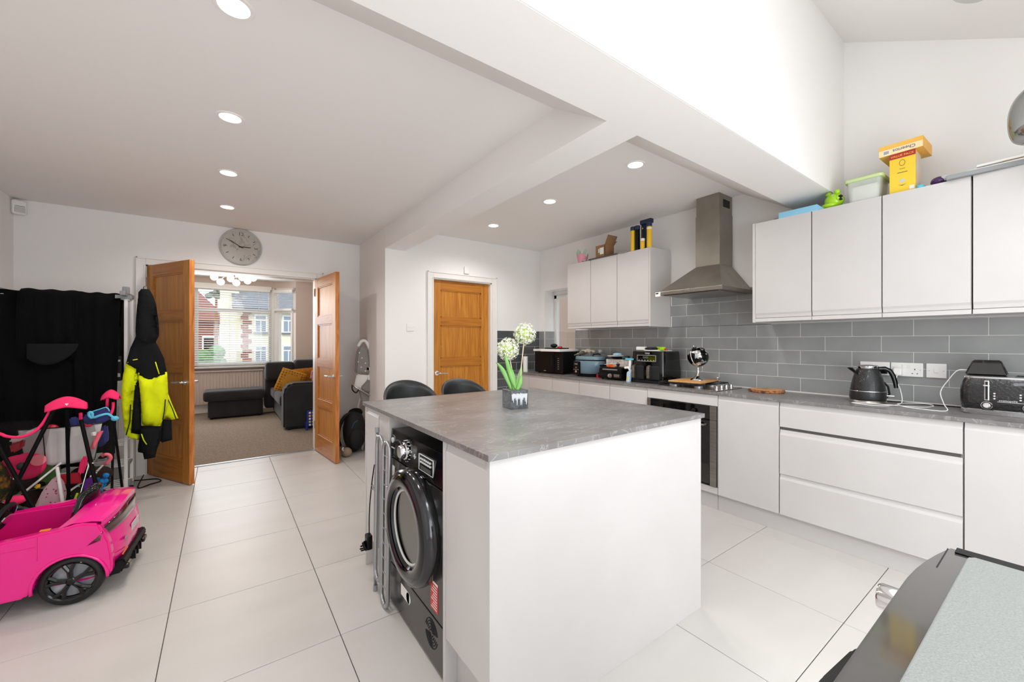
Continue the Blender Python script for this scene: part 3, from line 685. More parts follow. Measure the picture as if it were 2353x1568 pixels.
for i, (x, y, l) in enumerate(((3.36, 1.955, 'small steel lid on the board left of the globe'), (3.39, 1.74, 'small dark steel cup behind the globe'))):
    o = build('cup' if i else 'lid', MB().lathe([(.016, 0), (.018, .018 if i else .008), (.016, .018 if i else .008), (.014, .003), (0, .003)], (0, 0, 0), 20), 'chrome', smooth=40); o.location = (x, y, ZB); tag(o, l, 'cup' if i else 'lid')
# ---- log slice tray
t = thing('log_slice', 'round rustic log slice with rough bark edge right of the hob', 'serving board', (3.33, 1.345, HT))
rnd = random.Random(4); pts = []
def ring(rf, z, n=48, j=.0):
    return [(rf(i)*math.cos(2*PI*i/n), rf(i)*math.sin(2*PI*i/n)*1.05, z) for i in range(n)]
jit = [rnd.uniform(-.004, .004) for _ in range(48)]
def log_mb(r, z0, z1, j):
    t_ = bmesh.new(); n = 48; R = []
    for rr, z in ((r-.003, z0), (r, z0+.004), (r+.001, (z0+z1)/2), (r, z1-.003), (r-.003, z1)):
        R.append([t_.verts.new(((rr+j*jit[i])*math.cos(2*PI*i/n), (rr+j*jit[i])*math.sin(2*PI*i/n), z)) for i in range(n)])
    for a, b in zip(R, R[1:]):
        for i in range(n): t_.faces.new((a[i], a[(i+1) % n], b[(i+1) % n], b[i]))
    t_.faces.new(R[0][::-1]); t_.faces.new(R[-1]); m_ = MB(); m_.join(t_); return m_
build('bark', log_mb(.115, 0, .02, 1), 'bark', t, smooth=50); build('wood', log_mb(.105, .012, .0215, .5), pbr('end_grain', '#C99060', .6), t); build('hollow', log_mb(.068, .012, .0222, 0), 'logtop', t)
# ---- kettle
t = thing('kettle', 'black textured kettle with chrome lid rim on the worktop', 'kettle', (3.28, .748, HT), rz=-1.04); t.scale = (1.1, 1.1, 1.12)
build('power_base', MB().lathe([(.082, 0), (.084, .004), (.080, .014), (.076, .016)], n=36), 'steel', t, smooth=40)
pr = [(.0, .016), (.078, .016), (.081, .03), (.079, .06), (.073, .10), (.064, .14), (.053, .175), (.046, .188), (.043, .190)]
build('body', MB().lathe(pr, n=40), pbr('textured_black', '#131315', .28, bump=.7, bscale=260, coat=.3), t, smooth=50)
build('band', MB().lathe([(.0797, .063), (.0805, .065), (.0795, .067)], n=40, cap=False), 'chrome', t, smooth=60)
build('lid', MB().lathe([(.044, .188), (.047, .192), (.047, .203), (.043, .206), (.02, .209), (0, .21)], n=36), 'chrome', t, smooth=40)
t_ = MB(); t_.grid(7, 5, lambda u, v: (-(.048+.042*v*(1-abs(u-.5)*.9)), (u-.5)*.062*(1-.55*v), .150+.038*v+.004-.0*u), .003); build('spout', t_, 'black', t, smooth=1)
hp = [(.047, 0, .188), (.075, 0, .19), (.098, 0, .178), (.112, 0, .15), (.121, 0, .115), (.124, 0, .085)]
build('handle', MB().tube(hp, [.011, .012, .012, .012, .011, .009], 10, flat=.8), 'blackgloss', t, smooth=60)
build('handle_bracket', MB().tube([(.070, 0, .115), (.09, 0, .09), (.096, 0, .05), (.083, 0, .03)], .005, 8), 'black', t, smooth=60)
build('switch', MB().box(.08, .115, -.008, .008, .038, .043, .001), 'chrome', t)
# ---- wall sockets
def plate(name, label, y0, y1, kind):
    t = thing(name, label, 'socket', (XR-.02, (y0+y1)/2, 1.058))
    build('plate', MB().box(XR-.022, XR-.0125, y0, y1, 1.058, 1.144, .004), 'white', t, True)
    if kind == 'double':
        for yc in (y0+.036, y1-.036):
            for dy, dz, w, hh in ((0, .012, .004, .008), (-.011, -.014, .0065, .004), (.011, -.014, .0065, .004)):
                build('pin_slot', MB().box(XR-.0228, XR-.0218, yc+dy-w/2, yc+dy+w/2, 1.092+dz-hh/2, 1.092+dz+hh/2), 'blackmat', t, True)
        for yc in (y0+.062, y1-.062): build('switch', MB().box(XR-.0255, XR-.0215, yc-.007, yc+.007, 1.112, 1.13, .001), 'white', t, True)
    elif kind == 'spur':
        build('switch', MB().box(XR-.026, XR-.0215, (y0+y1)/2-.009, (y0+y1)/2+.009, 1.09, 1.116, .002), 'white', t, True)
    for yc in (y0+.012, y1-.012): build('screw', MB().cyl((XR-.0215, yc, 1.101), (XR-.0235, yc, 1.101), .003, n=10), 'lgrey', t, True)
    return t
plate('wall_socket', 'white double wall socket behind the kettle', .683, .83, 'double'); plate('wall_socket', 'white double wall socket between kettle and spur switch', .532, .678, 'double')
plate('fused_switch', 'square white switched plate left of the toaster', .434, .519, 'spur')
t = thing('power_plug', 'white charger plugged into the middle double socket', 'plug', (XR-.04, .64, 1.09)); build('body', MB().box(XR-.055, XR-.0235, .622, .66, 1.065, 1.11, .005), 'white', t, True)
t = thing('power_plug', 'black plug of the kettle in the socket behind it', 'plug', (XR-.04, .71, 1.09)); build('body', MB().box(XR-.05, XR-.0235, .69, .728, 1.07, 1.105, .005), 'black', t, True)
def smoothpath(p, k=6):
    P = [Vector(q) for q in p]; out = []
    for i in range(len(P)-1):
        a, b, c, d = P[max(i-1, 0)], P[i], P[i+1], P[min(i+2, len(P)-1)]
        for j in range(k):
            t = j/k; out.append(.5*((2*b)+(c-a)*t+(2*a-5*b+4*c-d)*t*t+(3*b-a-3*c+d)*t**3))
    out.append(P[-1]); return out
z = HT+.003
cb = build('charging_cable', MB().tube(smoothpath([(XR-.058, .64, 1.075), (XR-.08, .64, 1.03), (XR-.12, .615, .98), (3.32, .60, z+.01), (3.2, .62, z), (3.12, .68, z), (3.11, .76, z+.003), (3.13, .78, z+.004), (3.16, .66, z+.006), (3.24, .52, z), (3.33, .47, z+.002), (3.38, .5, z+.008), (3.33, .58, z+.008), (3.22, .60, z+.01), (3.17, .56, z+.003), (3.16, .47, z), (3.2, .40, z), (3.27, .42, .93), (3.33, .44, .99), (3.34, .41, 1.06), (3.33, .375, 1.115), (3.325, .338, 1.12)]), .0025, 6), 'white', smooth=1)
tag(cb, 'thin white charging cable looped on the worktop between kettle and toaster', 'cable')
tag(build('power_cable', MB().tube(smoothpath([(3.41, .70, z), (3.43, .62, z), (3.44, .5, z), (3.44, .42, z), (3.45, .3, z)]), .0035, 6), 'black', smooth=1), 'black cable lying along the wall behind the white cable', 'cable')
# ---- toaster
t = thing('toaster', 'black textured four-slice toaster with chrome trim at the right edge', 'toaster', (3.34, .21, HT), rz=0)
Y0, Y1 = -.145, .165
t.location = (3.34, .19, HT)
def rr_poly(hx, hy, r, n=6):
    p = []
    for cx_, cy_, a in ((hx-r, hy-r, 0), (-hx+r, hy-r, PI/2), (-hx+r, -hy+r, PI), (hx-r, -hy+r, 3*PI/2)): p += arc((cx_, cy_), r, a, a+PI/2, n)
    return p
def loft(levels, n=6):
    "stack of rounded rectangles (hx, hy, r, z)"
    t_ = bmesh.new(); R = [[t_.verts.new((x, y, z)) for x, y in rr_poly(hx, hy, r, n)] for hx, hy, r, z in levels]; k = len(R[0])
    for a, b in zip(R, R[1:]):
        for i in range(k): t_.faces.new((a[i], a[(i+1) % k], b[(i+1) % k], b[i]))
    t_.faces.new(R[0][::-1]); t_.faces.new(R[-1]); m_ = MB(); m_.join(t_); return m_
hy = .165
build('base', loft([(.125, hy-.01, .03, 0), (.13, hy-.004, .03, .006), (.132, hy-.002, .03, .026), (.128, hy-.006, .03, .03)]), 'chrome', t, smooth=40)
build('body', loft([(.13, hy-.004, .035, .03), (.136, hy+.002, .04, .07), (.136, hy+.002, .04, .12), (.128, hy-.004, .04, .17), (.12, hy-.012, .035, .188)]), pbr('ribbed_black', '#101012', .22, bump=.8, bscale=90, stretch=(1, 1, 1), coat=.5), t, smooth=50)
build('top_rim', loft([(.12, hy-.012, .035, .188), (.119, hy-.013, .035, .196), (.112, hy-.02, .03, .199)]), 'chrome', t, smooth=40)
for x in (-.06, .06):
    for y in (-.08, .08): build('slot', MB().box(x-.014, x+.014, y-.062, y+.062, .198, .2), 'blackmat', t)
for y in (.07, -.065):
    lv = build('lever_slot', MB().box(-.137-.004, -.132, y-.009, y+.009, .075, .178, .003), 'chrome', t)
    build('slot', MB().box(-.1425, -.1405, y-.0045, y+.0045, .08, .173), 'blackmat', lv); build('lever', MB().box(-.155, -.14, y-.011, y+.011, .15, .157, .002), 'chrome', lv)
    k = build('dial', MB().lathe([(.02, 0), (.02, .004), (.012, .005), (.012, .018), (.010, .02), (0, .02)], (-.134, y, .05), 24, (-1, 0, 0)), 'chrome', t, smooth=40)
    build('dial_ring', MB().lathe([(.0185, .0042), (.0185, .0048), (.0125, .0048)], (-.134, y, .05), 24, (-1, 0, 0), cap=False), 'blackgloss', k)
    for i in range(3): build('button', MB().cyl((-.133, y-.026*(1 if y > 0 else -1), .088+i*.013), (-.1395, y-.026*(1 if y > 0 else -1), .088+i*.013), .004, n=10), 'chrome', t)
build('trim_line', MB().box(-.138, -.134, -.055, .035, .0715, .0735), 'chrome', t)
build('lettering', text_mb('cosmopolis', .013).xf(facing((-.1385, 0, .08), (0, -1, 0), (0, 0, 1))), 'ink', t)
# ---- smart display lying on the toaster
t = thing('smart_display', 'small black wedge-shaped smart display resting on the toaster', 'smart display', (3.34, .27, HT+.2005))
def wedge(xa, xb, xc, xd, z1, wb, wtp):
    t_ = bmesh.new(); q = [(xa, -wb, 0), (xa, wb, 0), (xb, wtp, z1), (xb, -wtp, z1), (xd, -wb, 0), (xd, wb, 0), (xc, wtp, z1), (xc, -wtp, z1)]; v = [t_.verts.new(p) for p in q]
    for f in ((0, 1, 2, 3), (4, 5, 6, 7), (0, 1, 5, 4), (3, 2, 6, 7), (0, 3, 7, 4), (1, 2, 6, 5)): t_.faces.new([v[i] for i in f])
    bmesh.ops.recalc_face_normals(t_, faces=t_.faces); bmesh.ops.bevel(t_, geom=t_.edges[:], offset=.006, segments=3, affect='EDGES'); m_ = MB(); m_.join(t_); return m_
build('housing', wedge(-.045, .0, .03, .06, .078, .072, .048), 'cloth2', t, smooth=40)
build('screen', wedge(-.053, -.006, .004, -.035, .080, .076, .050), 'dglass', t, smooth=40)
# ---- air fryer
t = thing('air_fryer', 'large black two-drawer air fryer left of the hob', 'air fryer', (3.28, 2.262, HT), rz=.04)
build('base', loft([(.15, .165, .03, 0), (.155, .17, .03, .01), (.155, .17, .03, .028)]), 'blackmat', t, smooth=40)
build('body', loft([(.155, .172, .035, .028), (.158, .176, .04, .1), (.15, .17, .04, .2), (.146, .166, .04, .285), (.135, .155, .035, .292)]), 'blackgloss', t, smooth=50)
for y in (-.073, .083):
    d = build('drawer', MB().box(-.167, -.15, y-.066, y+.066, .035, .16, .01), 'blackmat', t)
    build('handle', MB().prism([(-.168, .04), (-.196, .05), (-.2, .1), (-.196, .15), (-.168, .168)], 'y', y-.014+.03, y+.014+.03, .004), 'steel', d)
pn = build('control_panel', MB().box(-.158, -.146, -.11, .1, .195, .262, .004), 'dglass', t)
build('display', MB().box(-.1592, -.1575, -.025, .03, .225, .245), 'led', pn)
fr = MB(); 
for a, b, c, d in ((-.1, .09, .253, .255), (-.1, .09, .2, .202)): fr.box(-.1592, -.1575, a, b, c, d)
for a in (-.1, .088): fr.box(-.1592, -.1575, a, a+.002, .2, .255)
build('panel_outline', fr, 'ink', pn)
for i in range(6): build('button', MB().box(-.1592, -.1575, -.085+i*.03, -.075+i*.03, .207, .211), 'ink', pn)
build('lettering', text_mb('NINJA', .018).xf(facing((-.1485, -.01, .272), (0, -1, 0), (0, 0, 1))), 'ink', t)
def simple(name, mb, mat, loc, label, cat, rz=0, rx=0, ry=0, smooth=0, group=None):
    o = build(name, mb, mat, smooth=smooth); o.location = loc; o.rotation_euler = (rx, ry, rz); tag(o, label, cat, group); return o
ZF = HT+.292
simple('card_box', MB().box(-.09, .09, -.1, .08, 0, .008, .001), 'paper', (3.28, 2.25, ZF), 'flat white leaflet under the tools on top of the air fryer', 'leaflet')
simple('card_box', MB().box(-.02, .02, -.045, .045, 0, .03, .002), 'paper', (3.2, 2.36, ZF+.008), 'small white box standing on the left of the air fryer', 'box')
t = thing('hair_clipper', 'dark navy handheld gadget lying across the air fryer', 'gadget', (3.2, 2.25, ZF+.009))
build('body', MB().tube([(0, .075, .012), (0, .03, .014), (0, -.03, .016), (0, -.06, .016)], [.008, .012, .014, .012], 10), 'blackmat', t, smooth=50); build('button', MB().box(-.014, -.01, -.01, .02, .012, .018, .001), 'blue', t)
t = thing('lime_tool', 'lime green plastic clip tool on top of the air fryer', 'tool', (3.2, 2.16, ZF+.009))
build('jaw', MB().box(-.02, .02, -.03, .025, .022, .03, .004), 'lime', t); build('grip', MB().box(-.018, .018, -.045, .0, .0, .03, .006), 'lime', t); build('post', MB().cyl((0, .015, 0), (0, .015, .024), .01, n=12), 'lime', t, smooth=40)
simple('red_disc', MB().lathe([(.013, 0), (.013, .012), (.007, .018), (0, .018)], n=16), 'red', (3.2, 2.10, ZF+.0085), 'small red plastic disc at the right end of the air fryer top', 'toy disc', smooth=40)
# ---- cleaning brush bottle beside the fryer
t = thing('spray_brush', 'pale blue and white cleaning brush leaning beside the air fryer', 'cleaning brush', (3.10, 2.43, HT))
build('blade', MB().prism([(-.018, 0), (.02, 0), (.012, .09), (-.03, .12), (-.04, .11)], 'x', -.012, .012, .003), pbr('pale_blue_plastic', '#BFDCEC', .4), t)
build('grip', MB().tube([(0, -.02, .11), (0, -.0, .135), (0, .04, .13)], [.011, .013, .012], 10), 'white', t, smooth=50); build('stem', MB().cyl((0, -.015, .12), (0, -.018, .21), .012, n=10), 'white', t, smooth=40)
build('bristle_head', MB().box(-.015, .015, -.05, .03, .205, .222, .006), 'sky', t); build('label', MB().box(-.0135, -.012, -.003, .01, .02, .05), 'yellow', t)
# ---- table grill
t = thing('table_grill', 'black lidded table grill with round silver knob', 'grill', (3.25, 2.66, HT), rz=.04)
for x in (-.11, .11):
    for y in (-.125, .12): build('foot', MB().cyl((x, y, 0), (x, y, .016), .01, n=12), 'black', t)
build('base', MB().prism([(-.15, .014), (.15, .014), (.15, .072), (-.155, .072), (-.16, .03)], 'y', -.145, .145, .006), 'black', t)
build('lid', MB().prism([(-.15, .074), (.15, .074), (.14, .118), (-.12, .125), (-.145, .11)], 'y', -.14, .14, .006), 'black', t)
build('handle', MB().box(-.157, -.14, -.09, .09, .097, .109, .005), 'alu', t)
build('knob', MB().lathe([(.024, 0), (.024, .006), (.02, .012), (.017, .02), (0, .021)], (-.158, -.01, .045), 24, (-1, 0, 0)), 'chrome', t, smooth=40)
build('drip_window', MB().box(-.162, -.155, -.118, -.055, .032, .06, .003), 'smoke' if False else 'steel', t)
ZG = HT+.127
t = thing('toaster_box', 'white and grey patterned carton standing on the black grill', 'box', (3.29, 2.69, ZG))
build('carton', MB().box(-.06, .06, -.16, .12, 0, .072, .002), pbr('mottled_white_print', '#DAD6D0', .7, col2='#A9A5A0', scale=30), t); build('end_face', MB().box(-.061, .061, .12, .1215, .001, .071), 'paper', t)
build('round_print', MB().cyl((-.06, -.03, .02), (-.0612, -.03, .02), .022, n=20), 'blackmat', t)
t = thing('frying_pan', 'small black pan lying on the patterned carton', 'pan', (3.28, 2.71, ZG+.0735))
build('bowl', MB().lathe([(0, .0), (.05, 0), (.07, .02), (.073, .02), (.053, -.003+.006), (0, .005)], n=28), 'black', t, smooth=40); build('handle', MB().tube([(0, -.065, .016), (0, -.11, .026), (0, -.15, .026)], .008, 8), 'black', t, smooth=40)
simple('plate', MB().lathe([(0, 0), (.06, .002), (.085, .009), (.084, .012), (.06, .005), (0, .003)], n=30), 'white', (3.28, 2.735, ZG+.095), 'white plate on top of the black pan', 'plate', smooth=40)
simple('cloth', MB().ball((0, 0, .012), .03, 1.3, 1.6, .5), pbr('pale_blue_cloth', '#9CC8E0', .8, bump=1), (3.28, 2.71, ZG+.108), 'crumpled pale blue cloth on the white plate', 'cloth', smooth=1)
simple('bottle', MB().lathe([(0, 0), (.014, 0), (.015, .05), (.008, .062), (.008, .07), (0, .07)], (0, 0, 0), 14, (0, -1, 0)), pbr('dark_green_bottle', '#1E4A3A', .2), (3.23, 2.60, ZG+.0885), 'small dark green bottle lying by the pan', 'bottle', smooth=40)
simple('snack_packet', MB().prism([(-.05, 0), (.04, 0), (.055, .025), (.0, .03), (-.03, .012)], 'x', -.02, .02, .006), pbr('orange_red_foil', '#E2431E', .3, col2='#F08A2A', scale=18), (3.15, 2.68, ZG-.003), 'orange-red snack packet on the front of the grill lid', 'packet')
simple('spatula', MB().tube([(0, .11, 0), (0, -.09, .022)], .003, 6).box(-.004, .004, -.14, -.085, .02, .03, .002), 'palepink', (3.13, 2.64, ZG+.02), 'thin pink-handled spatula leaning over the grill', 'spatula')
simple('small_box', MB().box(-.03, .03, -.035, .035, 0, .038, .002), 'red', (3.2, 2.86, HT), 'small red box between the grill and the blue multicooker', 'box')
# ---- multicooker
t = thing('multicooker', 'blue-grey oval electric multicooker with black control panel', 'slow cooker', (3.28, 3.085, HT))
def oval(prof, mat, name, n=40, **k): return build(name, MB().lathe([(r, z) for r, z in prof], n=n, sx=.82, sy=1.1), mat, t, smooth=50, **k)
bluem = pbr('blue_grey_enamel', '#6E8896', .25, coat=.3)
oval([(.0, 0), (.15, 0), (.155, .03), (.15, .034)], 'black', 'base'); oval([(.155, .034), (.168, .05), (.17, .16), (.166, .172)], bluem, 'body')
oval([(.166, .172), (.172, .178), (.166, .184)], 'black', 'gasket'); oval([(.164, .184), (.164, .21), (.155, .218), (.0, .222)], bluem, 'lid')
cp = build('control_panel', MB().prism([(-.158, .02), (-.135, .02), (-.135, .165), (-.15, .165), (-.158, .15)], 'y', .01, .105, .006), 'black', t)
build('display', MB().box(-.1595, -.157, .045, .068, .09, .105), pbr('amber_display', '#7A5A38', .3), cp); build('dial', MB().lathe([(.012, 0), (.012, .008), (0, .009)], (-.157, .055, .055), 20, (-1, 0, 0)), 'chrome', cp, smooth=40)
build('lettering', text_mb('NINJA', .017).xf(facing((-.1575, .057, .135), (0, -1, 0), (0, 0, 1))), 'ink', cp)
for i in range(4): build('button', MB().box(-.1595, -.157, .02+i*.022, .03+i*.022, .074, .078), 'ink', cp)
build('lid_handle', MB().tube([(-.06, -.1, .214), (-.06, -.1, .24), (-.0, -.115, .244), (.05, -.1, .24), (.05, -.1, .214)], .006, 8), 'black', t, smooth=50)
build('side_handle', MB().box(-.05, .05, -.225, -.18, .12, .134, .005), 'black', t)
t = thing('tea_towel', 'beige folded tea towel draped over the multicooker lid', 'tea towel', (3.29, 3.16, HT+.224))
build('cloth', MB().grid(14, 12, lambda u, v: (-.08+.16*u, -.07+.17*v, .012+.055*math.exp(-((v-.25)/.3)**2)*(1-.4*abs(u-.5))+.006*math.sin(u*14)+.004*math.sin(v*19)-.05*max(0, v-.75)), .004), pbr('beige_linen', '#B8A998', .9), t, smooth=1)
t = thing('saucepan_lid', 'grey round knob and steel lid leaning behind the multicooker', 'lid', (3.37, 3.02, HT+.2235))
build('disc', MB().lathe([(.0, .02), (.05, .012), (.07, 0), (.072, 0), (.052, .015), (0, .024)], n=28), 'alu', t, smooth=40); build('knob', MB().ball((0, 0, .045), .026, 1, 1, .9), 'grey', t, smooth=1)
t.rotation_euler = (0, 0, 0)
# ---- microwave
t = thing('microwave', 'black microwave in the far corner of the worktop', 'microwave', (3.29, 3.62, HT), rz=.10)
build('body', MB().box(-.15, .16, -.225, .225, .01, .262, .004), 'black', t)
build('door', MB().box(-.165, -.15, -.09, .225, .014, .258, .004), 'black', t); build('control_panel', MB().box(-.163, -.15, -.225, -.092, .014, .258, .003), 'black', t)
build('handle', MB().tube([(-.166, -.075, .05), (-.19, -.075, .06), (-.19, -.075, .21), (-.166, -.075, .22)], .007, 8), 'black', t, smooth=50)
for i in range(6): build('button', MB().box(-.1645, -.1625, -.165, -.145, .06+i*.024, .066+i*.024, 0), 'grey', t)
build('badge', MB().box(-.1665, -.1645, .04, .075, .032, .036), 'ink', t)
for x in (-.12, .12):
    for y in (-.19, .19): build('foot', MB().cyl((x, y, 0), (x, y, .011), .012, n=12), 'black', t)
ZM = HT+.262
t = thing('baking_tray', 'white oblong tray overhanging the top of the microwave', 'tray', (3.27, 3.60, ZM), rz=.12); build('tray', MB().box(-.2, .14, -.20, .10, 0, .028, .006), 'white', t)
t = thing('folded_papers', 'stack of cream papers left of the white tray on the microwave', 'papers', (3.26, 3.83, ZM), rz=.12); build('stack', MB().box(-.12, .1, -.05, .08, 0, .024, .003), 'paper', t)
simple('griddle', MB().box(-.1, .1, -.12, .1, 0, .012, .004), 'black', (3.28, 3.64, ZM+.029), 'flat black griddle plate on the white tray', 'griddle')
simple('red_pot', MB().lathe([(.03, 0), (.03, .014), (.02, .02), (0, .021)], n=20), 'red', (3.24, 3.53, ZM+.0415), 'round red plastic pot on the black griddle plate', 'pot', smooth=40)
simple('black_pouch', MB().ball((0, 0, .025), .04, 1, 1.2, .62), 'blackmat', (3.3, 3.70, ZM+.0415), 'small black pouch at the back of the microwave top', 'pouch', smooth=1)
t = thing('wall_socket', 'white double socket on the dark tiles left of the microwave', 'socket', (2.97, YD-.02, 1.08)); build('plate', MB().box(2.90, 3.045, YD-.025, YD-.0125, 1.075, 1.16, .004), 'white', t, True); build('plug', MB().box(2.98, 3.02, YD-.06, YD-.026, 1.09, 1.13, .006), 'white', t, True)
simple('paper_roll', MB().lathe([(.02, 0), (.03, .001), (.03, .19), (.02, .192)], n=20), 'paper', (3.09, 4.0, HT), 'narrow white roll standing between microwave and tiled wall', 'paper roll', smooth=40)
# ================================================================ ON TOP OF THE WALL CABINETS
ZU = 2.1365
def boxthing(name, label, cat, loc, dims, mat, rz=0, bev=.002):
    return simple(name, MB().box(-dims[0]/2, dims[0]/2, -dims[1]/2, dims[1]/2, 0, dims[2], bev), mat, loc, label, cat, rz=rz)
sky2 = pbr('pale_sky_card', '#8CC9E6', .6)
t = thing('flat_box', 'shallow pale blue box at the left end of the right wall cabinets', 'box', (3.27, 1.09, ZU))
build('tray', MB().box(-.105, .1, -.115, .11, 0, .04, .001), sky2, t); build('lid_flap', MB().prism([(-.115, .0), (-.115, .038), (-.15, .004), (-.15, 0)], 'x', -.1, .09), sky2, t)
build('print', text_mb('xx', .014).xf(facing((-.1065, 0, .018), (0, -1, 0), (0, 0, 1))), 'ink', t)
boxthing('thin_book', 'thin dark book sticking out behind the pale blue box', 'book', (3.29, 1.21, ZU), (.2, .06, .012), 'darkink')
# frog money box
t = thing('frog_toy', 'shiny lime green frog figure on the wall cabinets', 'toy', (3.22, .90, ZU), rz=-.5)
build('body', MB().ball((0, 0, .05), .05, 1, 1.05, .95, 28, 18).ball((-.02, .012, .02), .04, 1.1, 1.2, .5), 'lime', t, smooth=1)
for s in (-1, 1): build('eye', MB().ball((-.01, s*.03, .098), .017, u=16, v=10), 'lime', t, smooth=1)
fs = build('hand', MB().ball((-.012, -.045, .055), .022, .9, .6, 1.0), 'lime', t, smooth=1)
for i in range(6): build('stripe', MB().box(-.016, -.013, -.061, -.056, .035, .07).xf(Matrix.Translation((-.014, 0, .05)) @ Matrix.Rotation((i-2.5)*.35, 4, 'Y') @ Matrix.Translation((.014, 0, -.05))), 'blackmat', t)
# plastic tub
t = thing('storage_tub', 'clear plastic tub with pale green lid between frog and food boxes', 'storage box', (3.27, .745, ZU))
build('tub', loft([(.09, .07, .015, 0), (.1, .08, .018, .135)]), 'tub', t, smooth=40)
build('lid', loft([(.106, .09, .02, .125), (.108, .092, .02, .14), (.1, .085, .02, .147)]), pbr('pale_green_lid', '#C9DC9A', .4), t, smooth=40)
build('papers', MB().box(-.07, .08, -.058, .058, .006, .1, .004), 'paper', t)
# food boxes
t = thing('food_box', 'upright yellow carton with a red VALUE PACK band on the wall cabinets', 'box', (3.265, .575, ZU))
build('carton', MB().box(-.07, .07, -.055, .055, 0, .235, .001), pbr('yellow_carton', '#F6D23C', .5, col2='#F2C92E', scale=3), t)
build('red_band', MB().box(-.071, -.0705, -.0552, .0552, .205, .2345), 'red', t)
build('side_print', MB().box(-.06, .06, -.0562, -.0556, .02, .225), pbr('busy_side_print', '#E9C4A0', .6, col2='#C8D4D8', scale=14), t)
build('lettering', text_mb('VALUE PACK', .017).xf(facing((-.0715, 0, .219), (0, -1, 0), (0, 0, 1))), 'yellow', t)
build('logo_ring', MB().lathe([(.016, 0), (.018, 0), (.018, .0006), (.016, .0006)], (-.0705, 0, .175), 24, (-1, 0, 0), sy=.7, cap=False), 'darkink', t)
build('small_print', MB().box(-.071, -.0704, -.022, .022, .118, .121).box(-.071, -.0704, -.012, .012, .14, .142), 'darkink', t)
build('picture', MB().cyl((-.0705, 0, .07), (-.0711, 0, .07), .012, n=20), 'lgrey', t); build('leaves', MB().prism([(-.018, .05), (0, .042), (.018, .05), (0, .046)], 'x', -.0711, -.0704), 'darkink', t)
build('barcode_panel', MB().box(-.071, -.0705, -.05, -.03, .012, .034), 'paper', t)
t = thing('cereal_box', 'orange-yellow cereal carton lying upside down on the yellow carton', 'box', (3.275, .585, ZU+.2355), rz=-.02)
build('carton', MB().box(-.085, .13, -.098, .09, 0, .062, .001), pbr('orange_yellow_carton', '#F7C257', .5, col2='#F3B343', scale=4), t)
build('pale_strip', MB().box(-.0862, -.0856, -.097, .089, .001, .036), pbr('cream_strip', '#F8E3B4', .5), t)
build('lettering', text_mb('Cheerios', .026).xf(facing((-.0868, -.02, .02), (0, 1, 0), (0, 0, -1))), pbr('navy_print', '#3B3F78', .5), t)
build('barcode_panel', MB().box(-.0868, -.0862, .042, .07, .006, .032), 'paper', t)
bars = MB()
for i in range(9): bars.box(-.0872, -.0867, .045+i*.0026, .0462+i*.0026, .01, .028)
build('barcode', bars, 'darkink', t, kind='stuff')
simple('blue_knob', MB().lathe([(.018, 0), (.02, .01), (.012, .02), (0, .024)], n=18), 'sky', (3.19, .50, ZU), 'small bright blue cap right of the yellow carton', 'cap', smooth=40)
t = thing('foil_bag', 'crumpled purple and silver bag on the wall cabinets', 'bag', (3.22, .43, ZU))
build('bag', MB().ball((0, 0, .025), .04, 1, .9, .65, 12, 8), pbr('purple_foil', '#4A2A5E', .3, col2='#3B2048', scale=20, bump=1, bscale=30), t, smooth=30)
build('silver_side', MB().ball((-.005, -.02, .032), .034, .9, .7, .65, 10, 7), 'lgrey', t, smooth=30)
for i, (l, x, y, rz_, dz, mt, sz) in enumerate((('grey folder at the bottom of the paper pile, top right', 3.24, .27, .06, .0, 'grey', (.2, .26, .022)), ('cream magazine in the paper pile, top right', 3.26, .17, -.04, .023, 'paper', (.2, .3, .01)), ('orange-edged leaflet in the paper pile, top right', 3.27, .1, .08, .034, 'card', (.19, .22, .006)), ('topmost white paper stack at the right edge', 3.27, .12, -.02, .041, 'paper', (.2, .34, .012)))):
    boxthing('folder' if i == 0 else 'papers', l, 'papers', (x, y, ZU+.001+dz), sz, mt, rz_)
# left-hand cabinets
t = thing('felt_bunting', 'pink and mint paper ears on the narrow left wall cabinet', 'decoration', (3.22, 3.14, ZU)); t.scale = (1.35, 1.35, 1.35)
build('pink_cup', MB().lathe([(.0, 0), (.035, 0), (.048, .07), (.045, .07), (.033, .004)], n=12), pbr('dusty_pink', '#E29AAA', .8), t, smooth=30)
for y, z, r in ((.03, .105, -.2), (-.035, .09, .25)): build('ear', MB().prism([(-.02, .0), (.02, 0), (.026, .03), (.004, .06), (-.022, .03)], 'x', -.003, .003).xf(Matrix.Translation((-.01, y, z-.04)) @ Matrix.Rotation(r, 4, 'X')), pbr('mint_card', '#B9D3BE', .8), t)
t = thing('cardboard_box', 'small open brown cardboard box on the left wall cabinets', 'box', (3.24, 2.84, ZU+.012)); t.scale = (1, 1, 1.35)
cbx = MB(); cbx.box(-.07, -.067, -.06, .06, 0, .09); cbx.box(.067, .07, -.06, .06, 0, .09); cbx.box(-.07, .07, .057, .06, 0, .09); cbx.box(-.07, .07, -.06, -.057, 0, .09); cbx.box(-.07, .07, -.06, .06, 0, .003)
build('carton', cbx, 'card', t)
build('flap', MB().prism([(-.06, .09), (-.063, .092), (-.105, .155), (-.102, .157)], 'x', -.07, .07), 'card', t)
build('flap', MB().prism([(.07, .09), (.12, .13), (.12, .133), (.07, .093)], 'y', -.06, .06), 'card', t)
build('label', MB().box(-.0712, -.0703, -.045, .005, .02, .07), 'paper', t); build('label', MB().box(-.0712, -.0703, .012, .026, .035, .065), 'paper', t)
